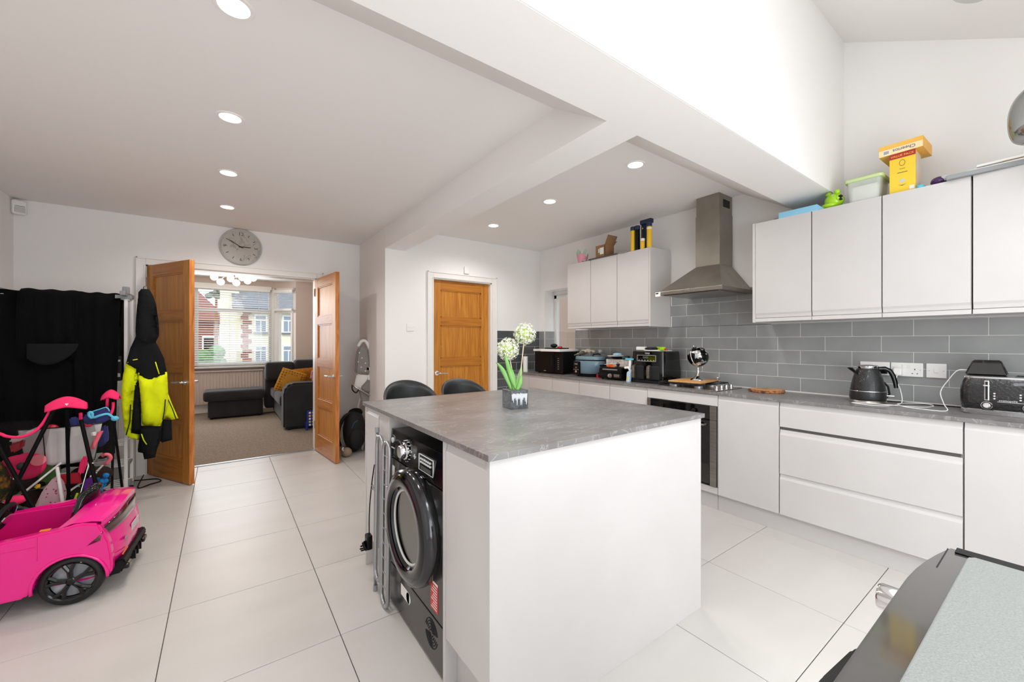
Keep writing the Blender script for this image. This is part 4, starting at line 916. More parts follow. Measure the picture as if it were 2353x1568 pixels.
for i, (y0_, y1_, zz, mt, l) in enumerate(((2.60, 3.02, .0, 'darkink', 'flat dark tray under the brown cardboard box'), (2.50, 2.74, .0, 'grey', 'flat grey tray between cardboard box and tubes'))):
    boxthing('flat_tray', l, 'tray', (3.27+(.0), (y0_+y1_)/2 if i == 0 else 2.54, ZU+.0005), (.24, .36 if i == 0 else .08, .011), mt)
def tube_(x, y, label, col, cap):
    t = thing('sealant_tube', label, 'sealant tube', (x, y, ZU))
    build('barrel', MB().lathe([(.0, 0), (.023, 0), (.023, .2), (.019, .203)], n=22), col, t, smooth=40)
    build('cap', MB().lathe([(.025, .2), (.025, .235), (.018, .24), (0, .24)], n=22), cap, t, smooth=40)
    return t
navy = pbr('navy_plastic', '#1C2C4A', .5)
tube_(3.20, 2.455, 'yellow sealant tube with navy cap, leftmost of the group', 'yellow', navy)
tube_(3.20, 2.405, 'black sealant tube beside the leftmost yellow one', 'black', navy)
a = tube_(3.20, 2.275, 'tall yellow sealant tube nearest the hood', 'yellow', navy)
build('band', MB().lathe([(.0234, .205-.03), (.0236, .19)], n=22, cap=False), 'paper', a)
t = thing('filler_bottle', 'short yellow-labelled bottle with pointed nozzle between the tubes', 'bottle', (3.19, 2.34, ZU))
build('body', MB().lathe([(0, 0), (.02, 0), (.02, .08), (.014, .092)], n=20), 'yellow', t, smooth=40); build('collar', MB().lathe([(.021, .078), (.021, .1), (.012, .105)], n=20), 'white', t, smooth=40); build('nozzle', MB().lathe([(.011, .105), (.008, .16), (.003, .2)], n=14), 'blackmat', t, smooth=40)
build('tip', MB().lathe([(.006, .165), (.004, .195), (.002, .205)], n=12), 'yellow', t, smooth=40)
t = thing('caulking_gun_box', 'navy blue plastic holder standing behind the sealant tubes', 'holder', (3.26, 2.345, ZU)); build('back', MB().box(-.02, .0, -.055, .05, 0, .27, .004), navy, t); build('top_bar', MB().box(-.045, .0, -.075, .045, .245, .285, .004), navy, t)
simple('paper_scrap', MB().grid(6, 5, lambda u, v: (-.05+.1*u, -.05+.1*v, .006+.012*math.sin(u*5+v*3)**2), .001), 'paper', (3.22, 3.06, ZU+.001), 'crumpled scrap of paper left of the cardboard box', 'paper')
# ================================================================ FITTINGS
def downlight(x, y, z, label, r=.062):
    t = thing('downlight', label, 'ceiling light', (x, y, z))
    build('bezel', MB().lathe([(r*.78, -.004), (r, -.004), (r+.003, -.0005), (r+.003, 0)], n=32, cap=False), 'white', t, smooth=40)
    build('diffuser', MB().cyl((0, 0, -.0042), (0, 0, -.001), r*.8, n=32), 'lamp', t)
    l = bpy.data.lights.new('downlight_lamp', 'SPOT'); l.energy = 24; l.spot_size = 2.75; l.spot_blend = .6; l.shadow_soft_size = .05; l.color = (1, .965, .92)
    o = bpy.data.objects.new('downlight_lamp', l); C.objects.link(o); o.parent = t; o.location = (0, 0, -.015); return t
for y, l in ((1.745, 'nearest of the four recessed lights over the pink car side'), (2.62, 'second recessed light from the camera on the left ceiling'), (3.49, 'third recessed light from the camera on the left ceiling'), (4.38, 'recessed light closest to the round clock')): downlight(.032, y, CM, l)
for y, l in ((1.745, 'recessed light nearest the cross beam over the cooking side'), (2.634, 'middle recessed light over the cooking side'), (3.523, 'recessed light nearest the oak door wall')): downlight(2.3, y, CK, l)
t = thing('downlight', 'recessed light in the sloping ceiling at the top edge', 'ceiling light', (3.0, .30, rz(.30)-.002)); t.rotation_euler = (math.atan(.57), 0, 0)
build('bezel', MB().lathe([(.05, -.004), (.065, -.004), (.068, 0)], n=32), 'lgrey', t, smooth=40); build('diffuser', MB().cyl((0, 0, -.0042), (0, 0, -.001), .052, n=32), 'lgrey', t)
# wall clock
t = thing('wall_clock', 'round grey marble-effect wall clock with thin black hands above the double doors', 'clock', (.157, YC, 2.283), rz=0)
build('face', MB().cyl((0, -.012, 0), (0, -.002, 0), .178, n=64), 'marble', t)
build('rim', MB().lathe([(.172, .0), (.19, .002), (.192, .02), (.184, .03), (.178, .026), (.176, .012)], (0, -.001, 0), 64, (0, -1, 0), cap=False), 'lgrey', t, smooth=50)
for k in range(12):
    a = k*PI/6; c_ = Vector((math.sin(a), 0, math.cos(a)))
    if k % 3 == 0:
        build('numeral', text_mb(('12', '3', '6', '9')[k//3], .05, .0008).xf(Matrix.Translation(c_*.135+Vector((0, -.013, 0))) @ Matrix.Rotation(a if k in (3, 9) else 0, 4, 'Y') @ facing((0, 0, 0), (1, 0, 0), (0, 0, 1))), 'darkink', t)
    else:
        build('hour_mark', MB().box(-.003, .003, -.0138, -.012, .125, .15).xf(Matrix.Rotation(a, 4, 'Y')), 'darkink', t)
def hand(a, l, w): return MB().box(-w, w, -.019, -.016, -.02, l).xf(Matrix.Rotation(a, 4, 'Y'))
build('hour_hand', hand(math.radians(89), .085, .0035), 'blackmat', t); build('minute_hand', hand(math.radians(-59), .125, .003), 'blackmat', t); build('hub', MB().cyl((0, -.021, 0), (0, -.012, 0), .006, n=12), 'blackmat', t)
# motion sensor
t = thing('motion_sensor', 'rounded white motion sensor in the upper left corner', 'sensor', (-1.39, YC-.035, 2.40), rz=.5)
build('case', MB().box(-.042, .042, -.022, .025, -.06, .06, .018, 4), 'white', t, smooth=40); build('lens', MB().box(-.03, .03, -.026, -.018, -.045, .0, .012, 3), 'lgrey', t, smooth=40); build('slit', MB().box(-.028, .028, -.0235, -.0215, .006, .009), 'blackmat', t)
t = thing('door_sensor', 'small white box on the wall above the closed oak door', 'sensor', (2.35, YD-.012, 2.12)); build('case', MB().box(-.032, .032, -.02, .012, -.045, .045, .012, 4), 'white', t, smooth=40)
t = thing('light_switch', 'white square light switch left of the closed oak door', 'switch', (1.662, YD, 1.433)); build('plate', MB().box(-.043, .043, -.009, 0, -.043, .043, .004), 'white', t)
for x in (-.012, .012): build('rocker', MB().box(x-.006, x+.006, -.013, -.008, -.012, .012, .002), 'white', t)
for x in (-.033, .033): build('screw', MB().cyl((x, -.009, 0), (x, -.011, 0), .003, n=8), 'lgrey', t)
# pendant
t = thing('pendant_lamp', 'smoked glass bell pendant lamp at the upper right edge', 'pendant lamp', (2.895, .055, 2.155))
build('shade', MB().lathe([(p.x, p.y) for p in smoothpath([(.075, 0, 0), (.105, .02, 0), (.118, .07, 0), (.118, .14, 0), (.10, .2, 0), (.06, .245, 0), (.022, .265, 0), (.020, .262, 0), (.057, .241, 0), (.096, .197, 0), (.114, .138, 0), (.114, .07, 0), (.1, .023, 0), (.073, .004, 0)], 5)], n=64, cap=False), 'smoke', t, smooth=60)
build('cap', MB().lathe([(.024, .26), (.024, .3), (.006, .315)], n=20), 'chrome', t, smooth=40); build('cord', MB().cyl((0, 0, .31), (0, 0, rz(.055)-2.156), .003, n=8), 'blackmat', t); build('bulb', MB().ball((0, 0, .12), .035, 1, 1, 1.2), 'white', t, smooth=1)
# ================================================================ ISLAND
ZI = .931
t = thing('island_cabinet', 'white kitchen island carcass under the grey slate top', 'kitchen island', (1.27, 1.7, 0))
build('end_panel', MB().box(.665, 1.868, 1.04, 1.058, 0, .909, .001), 'cab', t, True)
build('end_panel', MB().box(.665, 1.868, 2.35, 2.366, 0, .909, .001), 'cab', t, True)
build('back_panel', MB().box(1.850, 1.868, 1.059, 2.349, 0, .909, .001), 'cab', t, True)
build('divider', MB().box(.665, 1.25, 1.345, 1.363, 0, .909, .001), 'cab', t, True)
build('divider', MB().box(.665, 1.25, 1.955, 1.973, 0, .909, .001), 'cab', t, True)
build('inner_panel', MB().box(1.25, 1.268, 1.345, 1.973, .0, .909, .001), 'cab', t, True)
build('filler', MB().box(.672, .69, 1.974, 2.13, 0, .909, .001), 'cab', t, True)
build('door', jdoor(1.0605, 1.342, .185, .905, .667), 'cab', t, True)
build('door', jdoor(2.134, 2.347, .185, .905, .667), 'cab', t, True)
build('plinth', MB().box(.715, .733, 1.06, 1.344, 0, .18), 'cab', t, True); build('plinth', MB().box(.715, .733, 2.13, 2.349, 0, .18), 'cab', t, True)
tag(build('worktop', MB().box(.653, 1.883, 1.029, 2.378, .911, ZI, .0015), 'stone'), 'square grey slate-look top of the kitchen island', 'worktop')
# tumble dryer
t = thing('tumble_dryer', 'black tumble dryer with round porthole door built under the island', 'tumble dryer', (.93, 1.66, 0))
dm = pbr('graphite_metal', '#5C5957', .2, .9); XD = .668
build('body', MB().box(XD+.012, 1.24, 1.368, 1.95, .012, .848, .006), dm, t, True)
build('front', MB().box(XD, XD+.014, 1.368, 1.95, .205, .715, .004), dm, t, True)
build('lower_front', MB().box(XD, XD+.014, 1.368, 1.95, .015, .2, .004), dm, t, True)
cp = build('control_panel', MB().prism([(XD-.004, .722), (XD+.014, .722), (XD+.014, .85), (XD+.008, .85)], 'y', 1.368, 1.95, .002), 'blackgloss', t, True)
PC = (XD-.001, 1.625, .50)
build('door_ring', MB().lathe([(.235, 0), (.238, .02), (.232, .045), (.215, .055), (.165, .05), (.155, .035), (.165, .03), (.2, .02)], PC, 64, (-1, 0, 0), cap=False), pbr('dark_chrome', '#4A4A4C', .12, .9), t, True, smooth=50)
build('door_disc', MB().lathe([(.215, .0545), (.205, .062), (.17, .064), (.162, .056)], PC, 64, (-1, 0, 0), cap=False), 'blackgloss', t, True, smooth=50)
gl = M['smoke']
build('drum', MB().lathe([(.143, .026), (.12, .0), (.0, -.002), (0, -.004), (.13, -.004), (.146, .024)], PC, 48, (-1, 0, 0)), pbr('pale_drum', '#CFCDC9', .35, .3), t, True, smooth=40)

build('porthole_glass', MB().lathe([(.162, .037), (.10, .036), (0, .036)], PC, 48, (-1, 0, 0)), gl, t, True)
build('seal', MB().lathe([(.158, .037), (.150, .042), (.143, .038), (.143, .034)], PC, 48, (-1, 0, 0), cap=False), 'lgrey', t, True, smooth=50)
k = build('knob', MB().lathe([(.036, 0), (.036, .008), (.03, .012), (.028, .032), (.025, .035), (0, .035)], (XD-.0, 1.735, .787), 32, (-1, 0, 0)), 'chrome', t, True, smooth=40)
mk = MB()
for i in range(14):
    a = i*2*PI/14+.2; y_, z_ = 1.735+.047*math.cos(a), .787+.047*math.sin(a); mk.box(XD-.0035+.0, XD+.006, y_-.005, y_+.005, z_-.001, z_+.001)
build('dial_marks', mk, 'ink', cp, True, kind='stuff')
ds = MB(); xx = XD-.0035
def fr_(y0_, y1_, z0_, z1_, w=.0014): 
    ds.box(xx, xx+.004, y0_, y1_, z0_, z0_+w); ds.box(xx, xx+.006, y0_, y1_, z1_-w, z1_); ds.box(xx, xx+.005, y0_, y0_+w, z0_, z1_); ds.box(xx, xx+.005, y1_-w, y1_, z0_, z1_)
fr_(1.45, 1.59, .745, .81)
for i in range(6):
    for j in range(2): ds.box(xx, xx+.005, 1.475+i*.018, 1.486+i*.018, .776+j*.014, .782+j*.014)
build('display_print', ds, 'ink', cp, True, kind='stuff'); build('display', MB().box(xx, xx+.004, 1.475, 1.57, .75, .765), 'led', cp, True)
build('plus_mark', MB().box(xx+.001, xx+.005, 1.628, 1.65, .782, .786).box(xx+.001, xx+.005, 1.637, 1.641, .774, .794), 'ink', cp, True)
build('badge', MB().cyl((XD+.004, 1.915, .80), (XD-.002, 1.915, .80), .013, n=20), 'ink', cp, True)
build('small_print', MB().box(XD-.0035, XD+.004, 1.885, 1.925, .764, .767), 'ink', cp, True)
build('energy_sticker', MB().box(XD-.0012, XD, 1.885, 1.915, .63, .68), 'paper', t, True)
build('sticker', MB().box(XD-.0012, XD, 1.70, 1.80, .115, .165, .0004).cyl((XD-.0012, 1.71, .14), (XD, 1.71, .14), .024, n=20), 'paper', t, True)
st = build('warning_sticker', MB().box(XD-.0014, XD, 1.41, 1.475, .232, .345), pbr('red_label', '#D6423C', .5), t, True, label='red and white warning sticker')
wl = MB()
for i in range(9): wl.box(XD-.0022, XD-.0013, 1.418, 1.467-(i*7 % 3)*.008, .24+i*.0105, .2435+i*.0105)
wl.box(XD-.0022, XD-.0013, 1.41, 1.475, .336, .345)
build('print_lines', wl, 'paper', st, True, kind='stuff')
vg = MB()
for r in (.014, .024, .034, .044, .054):
    for a0 in (0, PI):
        vg.tube([(XD-.0005, 1.47+r*math.cos(a0+.25+i*(PI-.5)/10), .128+r*math.sin(a0+.25+i*(PI-.5)/10)) for i in range(11)], .0022, 6)
build('vent_grille', vg, 'blackmat', t, True, kind='stuff')
for x in (.72, 1.2):
    for y in (1.41, 1.91): build('foot', MB().cyl((x, y, 0), (x, y, .014), .02, n=14), 'black', t, True)
# folded clothes airer leaning on the island
t = thing('clothes_airer', 'folded grey wire clothes airer leaning against the island by the dryer', 'clothes airer', (.6, 1.95, 0))
def uframe(x, y0_, y1_, z0_, z1_, r=.010, lean=0):
    pts = []
    R = min((y1_-y0_)/2, .07); 
    for cy, cz, a in ((y1_-R, z1_-R, 0), (y0_+R, z1_-R, PI/2), (y0_+R, z0_+R, PI), (y1_-R, z0_+R, 3*PI/2)):
        for i in range(7): a_ = a+i*PI/12; pts.append((x+lean*((cz+R*math.sin(a_))-z0_), cy+R*math.cos(a_), cz+R*math.sin(a_)))
    return MB().tube(pts, r, 8, closed=True)
f1 = build('frame', uframe(.630, 1.876, 1.965, .012, .79, lean=.015), 'alu', t, True, smooth=1)
for i in range(10): build('rail', MB().cyl((.631+.012*i/10, 1.878, .09+i*.07), (.631+.012*i/10, 1.963, .09+i*.07), .003, n=6), 'alu', f1, True)
build('frame', uframe(.628, 1.975, 2.055, .09, .80, lean=.015), 'alu', t, True, smooth=1)
build('leg', MB().tube([(.64, 2.10, .1), (.64, 2.10, .45), (.645, 2.105, .6)], .006, 8), 'alu', t, True, smooth=1); build('leg', MB().tube([(.635, 2.078, .02), (.64, 2.078, .5), (.645, 2.078, .82)], .0075, 8), 'alu', t, True, smooth=1)
build('foot_cap', MB().cyl((.635, 2.078, 0.0), (.636, 2.078, .03), .011, n=10), 'grey', t, True); build('foot_cap', MB().cyl((.645, 2.078, .81), (.645, 2.078, .835), .011, n=10), 'grey', t, True)
build('hook', MB().tube([(.64, 2.10, .5), (.635, 2.14, .53), (.635, 2.135, .5)], .005, 6), 'alu', t, True)
t = thing('mains_plug', 'black mains plug hanging on its cord beside the folded airer', 'plug', (.625, 2.15, .19))
build('body', MB().box(-.018, .012, -.024, .024, 0, .075, .008), 'black', t); build('face', MB().lathe([(.026, 0), (.024, .012), (0, .013)], (-.016, 0, .02), 14, (-1, .3, -.5)), 'black', t)
for dy, dz in ((0, .02), (-.01, .002), (.01, .002)): build('pin', MB().box(-.045, -.02, dy-.003, dy+.003, dz, dz+.006), 'black', t)
build('cord', MB().tube(smoothpath([(0, 0, .07), (.0, 0, .16), (.004, -.0, .24), (.008, -.02, .35), (.012, -.05, .45)]), .003, 6), 'black', t)
# planter
t = thing('planter', 'square slate planter with white drips and two cream allium heads on the island', 'plant pot', (1.245, 1.70, ZI), rz=-.15)
a = .05
build('pot', MB().box(-a, a, -a, a, 0, .096, .002), 'potface', t)
build('rim_recess', MB().box(-a+.007, a-.007, -a+.007, a-.007, .0955, .0965), pbr('potting_moss', '#55584A', 1), t)
dr_ = MB(); rnd = random.Random(5)
for i in range(13):
    x = -a+.008+i*.0068; l = rnd.choice([.012, .02, .035, .05, .025, .015]); dr_.prism([(x-.004, .078+rnd.uniform(-.004, .006)), (x+.005, .078), (x+.0035, .07-l*.4), (x+.0012, .07-l), (x-.0015, .07-l), (x-.003, .07-l*.4)], 'y', -a-.0015, -a+.001)
build('drips', dr_, pbr('white_glaze', '#C8CCD0', .3), t, kind='stuff')
def allium(c, base, seed):
    base = Vector(base); c = Vector(c)
    f = build('flower_head', MB().ball(c, .028, u=14, v=10), 'petalg', t, smooth=1)
    build('stem', MB().tube([base, (base+c)/2+Vector((.002, 0, 0)), c], .0032, 8), 'stem', t, smooth=1)
    rnd = random.Random(seed); st_ = MB(); pt = MB(); bd = MB()
    for i in range(170):
        zc = 1-2*(i+.5)/170; ph = i*2.39996; d = Vector((math.sqrt(1-zc*zc)*math.cos(ph), math.sqrt(1-zc*zc)*math.sin(ph), zc)); d = (d+Vector([rnd.uniform(-.1, .1) for _ in range(3)])).normalized()
        L_ = rnd.uniform(.048, .060); st_.tube([c+d*.02, c+d*L_], .0006, 3, cap=False)
        e1_ = d.orthogonal().normalized(); e2_ = d.cross(e1_)
        for k in range(5):
            an = k*2*PI/5+i; w = e1_*math.cos(an)+e2_*math.sin(an); s_ = d.cross(w)*.0019
            p = c+d*L_; pt.quad(p-s_, p+w*.0095+d*.004-s_*.4, p+w*.010+d*.0045+s_*.4, p+s_)
    build('florets', pt, 'petal', f, kind='stuff', keep=True); build('floret_stalks', st_, 'petalg', f, kind='stuff')
cosr, sinr = math.cos(.15), math.sin(.15)
def loc_(x, y, z): x -= 1.245; y -= 1.70; return (x*cosr-y*sinr, x*sinr+y*cosr, z-ZI)
allium(loc_(1.211, 1.717, 1.238), (-.0, 0, .09), 1); allium(loc_(1.322, 1.717, 1.318), (.018, 0, .09), 2)
def leafblade(base, tip, mid, w):
    b_, t_2, m_ = Vector(base), Vector(tip), Vector(mid); side = (t_2-b_).cross(Vector((0.3, 1, 0))).normalized()
    def fn(u, v):
        p = (1-u)**2*b_+2*u*(1-u)*m_+u*u*t_2; ww = w*math.sin(PI*min(1, .12+.88*u))**.7*(1 if u < 1 else 0)+.0005
        return tuple(p+side*(v-.5)*2*ww+Vector((0, -1, 0))*.004*(1-(2*v-1)**2))
    return MB().grid(12, 5, fn, .0012)
for b_, tp, md_, w in (((-.02, 0, .09), (-.115, -.01, .24), (-.06, 0, .2), .012), ((-.01, -.01, .09), (-.055, -.02, .235), (-.02, -.015, .18), .014), ((.01, .01, .09), (.05, .02, .215), (.035, .015, .15), .012), ((0, -.015, .09), (-.07, -.02, .29), (-.05, -.02, .2), .012), ((.0, -.02, .09), (.02, -.03, .17), (.02, -.03, .13), .011)):
    build('leaf', leafblade(b_, tp, md_, w), 'leaf', t, smooth=1)
# bar stools
def stool(x, y, label, top=.985):
    t = thing('bar_stool', label, 'bar stool', (x, y, 0))
    build('base', MB().lathe([(.19, 0), (.19, .008), (.05, .03), (.025, .05)], n=36), 'chrome', t, smooth=40); build('column', MB().cyl((0, 0, .04), (0, 0, .60), .024, n=20), 'chrome', t, smooth=40)
    build('footrest', MB().tube([(-.12, -.0, .3), (-.13, -.12, .3), (0, -.17, .3), (.13, -.12, .3), (.12, 0, .3), (0, .03, .3)], .009, 8, closed=True), 'chrome', t, smooth=1)
    build('seat', MB().lathe([(0, .6), (.14, .6), (.17, .62), (.18, .66), (.16, .69), (0, .685)], n=32, sy=.95), 'leather', t, smooth=50)
    def fn(u, v):
        a = -.5+(PI+1.0)*u; lift = .5+.5*math.sin(min(max(a, 0), PI)) if 0 <= a <= PI else .5-.25*abs(a if a < 0 else a-PI)
        r = .188+.012*v; z = .63+(top-.63)*v*max(0.0, (math.sin(PI*u))**.55)
        return (r*math.cos(a), r*.95*math.sin(a), z)
    build('backrest', MB().grid(36, 8, fn, .018), 'leather', t, smooth=1)
    return t
stool(1.075, 2.66, 'black leatherette bar stool behind the left end of the island', .995); stool(1.505, 2.66, 'black leatherette bar stool in front of the closed oak door', .985)
# ================================================================ LEFT SIDE: RIDE-ON CAR
car = thing('ride_on_car', 'hot pink electric ride-on toy car parked at the left edge', 'toy car', (-.44, 2.80, 0), rz=math.radians(-4))
Wd = .53
def endin(t): return .055*abs(2*t-1)**3.5
rear = [(-.17, .30), (-.16, .392), (-.10, .412), (-.03, .408), (.002, .40), (.0, .378), (-.004, .335), (.004, .30), (.014, .25), (.018, .21), (.012, .165), (-.002, .135), (-.05, .125), (-.17, .13)]
def rear_fn(u, v, off=0):
    k = v*(len(rear)-1); i = min(int(k), len(rear)-2); f = k-i
    x = rear[i][0]*(1-f)+rear[i+1][0]*f; z = rear[i][1]*(1-f)+rear[i+1][1]*f
    hgt = .035*math.sin(PI*u)*(1 if z > .36 else .2)*(x > -.2) if z > .3 else 0
    return (x-endin(u)+off, .012+u*(Wd-.024), z+hgt-.02*abs(2*u-1)**4)
m = MB(); m.grid(25, len(rear)*3-2, rear_fn)
t_ = bmesh.new()
build('rear_body', m, 'pink', car, smooth=45)
for s, y0_, y1_ in (('near', -.006, .045), ('far', Wd-.045, Wd+.006)):
    wx, wr = -.157, .124
    poly = [(-.008, .15), (-.014, .118), (-.026, .108)] + [(wx+wr*math.cos(a), .114+wr*math.sin(a)) for a in [i*PI/14 for i in range(0, 15)]] + [(-.31, .085), (-.62, .085)] + [(-.76+.13*math.cos(a), .114+.135*math.sin(a)) for a in [i*PI/12 for i in range(0, 13)]] + [(-.92, .1), (-.95, .16), (-.94, .24), (-.86, .30), (-.62, .34), (-.38, .362), (-.2, .378), (-.13, .392), (-.06, .375), (-.040, .33), (-.022, .28), (-.012, .21)]
    build('side_panel', MB().prism(poly, 'y', y0_, y1_, .009), 'pink', car, smooth=35)
    ar = MB(); ar.tube([(wx+(wr+.006)*math.cos(a), y0_-.001 if s == 'near' else y1_+.001, .114+(wr+.006)*math.sin(a)) for a in [i*PI/16-.05 for i in range(0, 18)]], .007, 8); build('arch_lip', ar, 'pink', car, smooth=1)
build('front_body', MB().grid(15, 12, lambda u, v: (-.95+.30*v-.03*abs(2*u-1)**3*(1-v)*-1, .012+u*(Wd-.024), .20+.16*math.sin(min(1, v*1.3)*PI/2)-.02*abs(2*u-1)**4)), 'pink', car, smooth=1)
build('bumper', MB().box(-.962, -.90, .02, Wd-.02, .10, .22, .02), 'pink', car)
build('inner_tub', MB().box(-.66, -.15, .045, Wd-.045, .12, .13).box(-.66, -.65, .045, Wd-.045, .13, .34).box(-.16, -.15, .045, Wd-.045, .13, .33), 'pinkin', car)
build('door_liner', MB().box(-.64, -.17, Wd-.056, Wd-.047, .13, .35, .003), 'pinkin', car); build('door_liner', MB().box(-.64, -.17, .046, .055, .13, .34, .003), 'pinkin', car)
build('chassis', MB().box(-.93, -.03, .06, Wd-.06, .075, .119), 'blackmat', car)
build('door_seam', MB().box(-.2665, -.264, -.0075, -.005, .25, .365).box(-.44, -.27, -.0075, -.005, .315, .3175), 'pinkin', car)
build('side_reflector', MB().box(-.27, -.235, .028, .045, .374, .3775), pbr('amber_strip', '#F09030', .3), car)
# tail light band, plate, diffuser, exhausts
lt = MB(); lt.grid(25, 5, lambda u, v: rear_fn(.0+u, (5.25+1.25*v)/(len(rear)-1), .004), .002); build('tail_light', lt, pbr('dark_red_lens', '#3A0712', .08, coat=1), car, smooth=1)
for y in (.0,): build('tail_light_end', MB().prism([(-.11, .272), (-.05, .29), (-.045, .335), (-.062, .318)], 'y', -.008, .014, .003), pbr('red_lens', '#5E0A1C', .08, coat=1), car, smooth=1)
build('number_plate', MB().box(-.0, .004, .22, .36, .235, .272, .001).xf(Matrix.Translation((.014, 0, 0))), 'lgrey', car)
build('badge', MB().box(.014, .018, .10, .135, .232, .246), 'grey', car)
build('reflector', MB().box(.014, .0185, .05, .14, .178, .184), pbr('orange_strip', '#F05A30', .3), car)
df = build('diffuser', MB().prism([(.018, .16), (.03, .13), (.01, .085), (-.05, .08), (-.05, .14)], 'y', .05, Wd-.05, .006), 'black', car)
for y in (.09, .41): build('exhaust', MB().box(.0, .04, y-.03, y+.03, .096, .126, .01), 'blackgloss', df); 
for y in (.2, .26, .32): build('fin', MB().box(.0, .036, y, y+.008, .085, .13), 'black', df)
def wheel(x, y, sgn):
    c_ = (x, y, .118); o = (0, -sgn, 0)
    w_ = build('tyre', MB().lathe([(.082, 0), (.094, .002), (.105, .0), (.116, -.012), (.118, -.03), (.118, -.06), (.112, -.07), (.08, -.07)], c_, 48, o, cap=False), pbr('tyre_rubber', '#141414', .6, bump=.4, bscale=70), car, smooth=40)
    build('rim', MB().lathe([(.092, .002), (.09, .004), (.084, .0), (.08, -.02), (.082, -.03)], c_, 48, o, cap=False), 'blackgloss', w_, smooth=40)
    build('brake_disc', MB().lathe([(.078, -.022), (.0, -.022), (0, -.026), (.078, -.026)], c_, 32, o), pbr('pale_disc', '#C4C6CC', .35, .2), w_)
    sp = MB()
    for k in range(5):
        for dk in (-.13, .13):
            a = k*2*PI/5+PI/2+.1; a2 = a+dk*1.7
            p0 = Vector((.016*math.cos(a), 0, .016*math.sin(a))); p1 = Vector((.05*math.cos(a+dk*.6), 0, .05*math.sin(a+dk*.6))); p2 = Vector((.084*math.cos(a2), 0, .084*math.sin(a2)))
            sp.tube([Vector(c_)+p0+Vector((0, -sgn*.0, 0)), Vector(c_)+p1+Vector((0, sgn*.002, 0)), Vector(c_)+p2+Vector((0, sgn*.004, 0))], [.010, .0085, .009], 6)
    build('spokes', sp, 'blackgloss', w_, kind='stuff'); build('hub', MB().lathe([(.018, -.006), (.018, .004), (.012, .007), (0, .007)], c_, 20, o), 'blackgloss', w_, smooth=40)
wheel(-.157, .004, 1); wheel(-.76, .004, 1); wheel(-.157, Wd-.004, -1); wheel(-.76, Wd-.004, -1)
st = build('seat', MB().box(-.34, -.2, .12, .44, .13, .19, .03).grid(14, 12, lambda u, v: (-.175+.06*v+.05*(2*u-1)**2*-1, .27+(u-.5)*.24*(1-.25*v**3), .17+.33*v-.02*(2*u-1)**4*v), .03), 'blackgloss', car, smooth=1)
build('steering_wheel', MB().tube([(-.47+.03*math.sin(a)*.7, .27+.075*math.cos(a), .40+.055*math.sin(a)) for a in [i*2*PI/24 for i in range(24)]], .012, 8, closed=True).box(-.485, -.46, .21, .33, .39, .41, .008), 'black', car, smooth=40)
build('wheel_trim', MB().prism([(.21, .395), (.24, .405), (.29, .405), (.33, .395), (.29, .37), (.25, .37)], 'x', -.459, -.452, .002), 'chrome', car); build('steering_column', MB().cyl((-.47, .27, .4), (-.62, .27, .33), .015, n=12), 'black', car)
# ================================================================ CLOTHES RACK, COAT, RADIATOR
r = thing('radiator', 'white panel radiator on the clock wall behind the clothes rack', 'radiator', (-1.05, YC-.05, .12))
build('panel', MB().box(-1.38, -.72, YC-.075, YC-.03, .12, .72, .01), 'white', r, True)
rb = MB(); x = -1.36
while x < -.74: rb.box(x, x+.026, YC-.088, YC-.07, .15, .69, .01, 1); x += .048
build('ribs', rb, 'white', r, True); build('pipe', MB().cyl((-.70, YC-.05, 0), (-.70, YC-.05, .2), .008, n=10), 'white', r, True)
k = thing('drying_rack', 'tall white and grey tiered drying rack behind the toys', 'drying rack', (-.98, 4.55, 0))
for x in (-1.34, -.64):
    for y in (4.47, 4.72):
        build('post', MB().box(x-.011, x+.011, y-.011, y+.011, .06, 1.66, .004), 'white', k, True)
        build('wheel', MB().cyl((x-.012, y-.0, .026), (x+.012, y, .026), .026, n=18), 'black', k, True)
        build('wheel_fork', MB().box(x-.016, x+.016, y-.02, y+.02, .035, .075, .006), 'grey', k, True)
    build('end_arm', MB().box(x-.016, x+.016, 4.33, 4.74, 1.64, 1.675, .006), 'grey', k, True); build('arm_stub', MB().box(x-.02, x+.02, 4.45, 4.50, 1.66, 1.72, .006), 'grey', k, True)
    for z in (.09, .26): build('end_bar', MB().box(x-.008, x+.008, 4.48, 4.71, z-.01, z+.01, .003), 'grey', k, True)
for z in (.10, .27, .44, .95, 1.62):
    for y in (4.47, 4.53, 4.59, 4.65, 4.71): build('rail', MB().cyl((-1.33, y, z), (-.65, y, z), .006, n=8), 'white', k, True)
build('bracket', MB().box(-.70, -.60, 4.44, 4.45, 1.62, 1.65, .003), 'grey', k, True)
pr_ = thing('printer', 'black box-shaped appliance on the rack tier left of the jacket', 'printer', (-.83, 4.66, .9575)); build('body', MB().box(-.16, .155, -.14, .13, 0, .2, .01), 'blackmat', pr_); build('top_slot', MB().box(-.1, .15, -.145, -.138, .155, .17, .002), 'lgrey', pr_); build('front_tray', MB().box(-.1, .15, -.16, -.138, .03, .06, .004), 'lgrey', pr_)
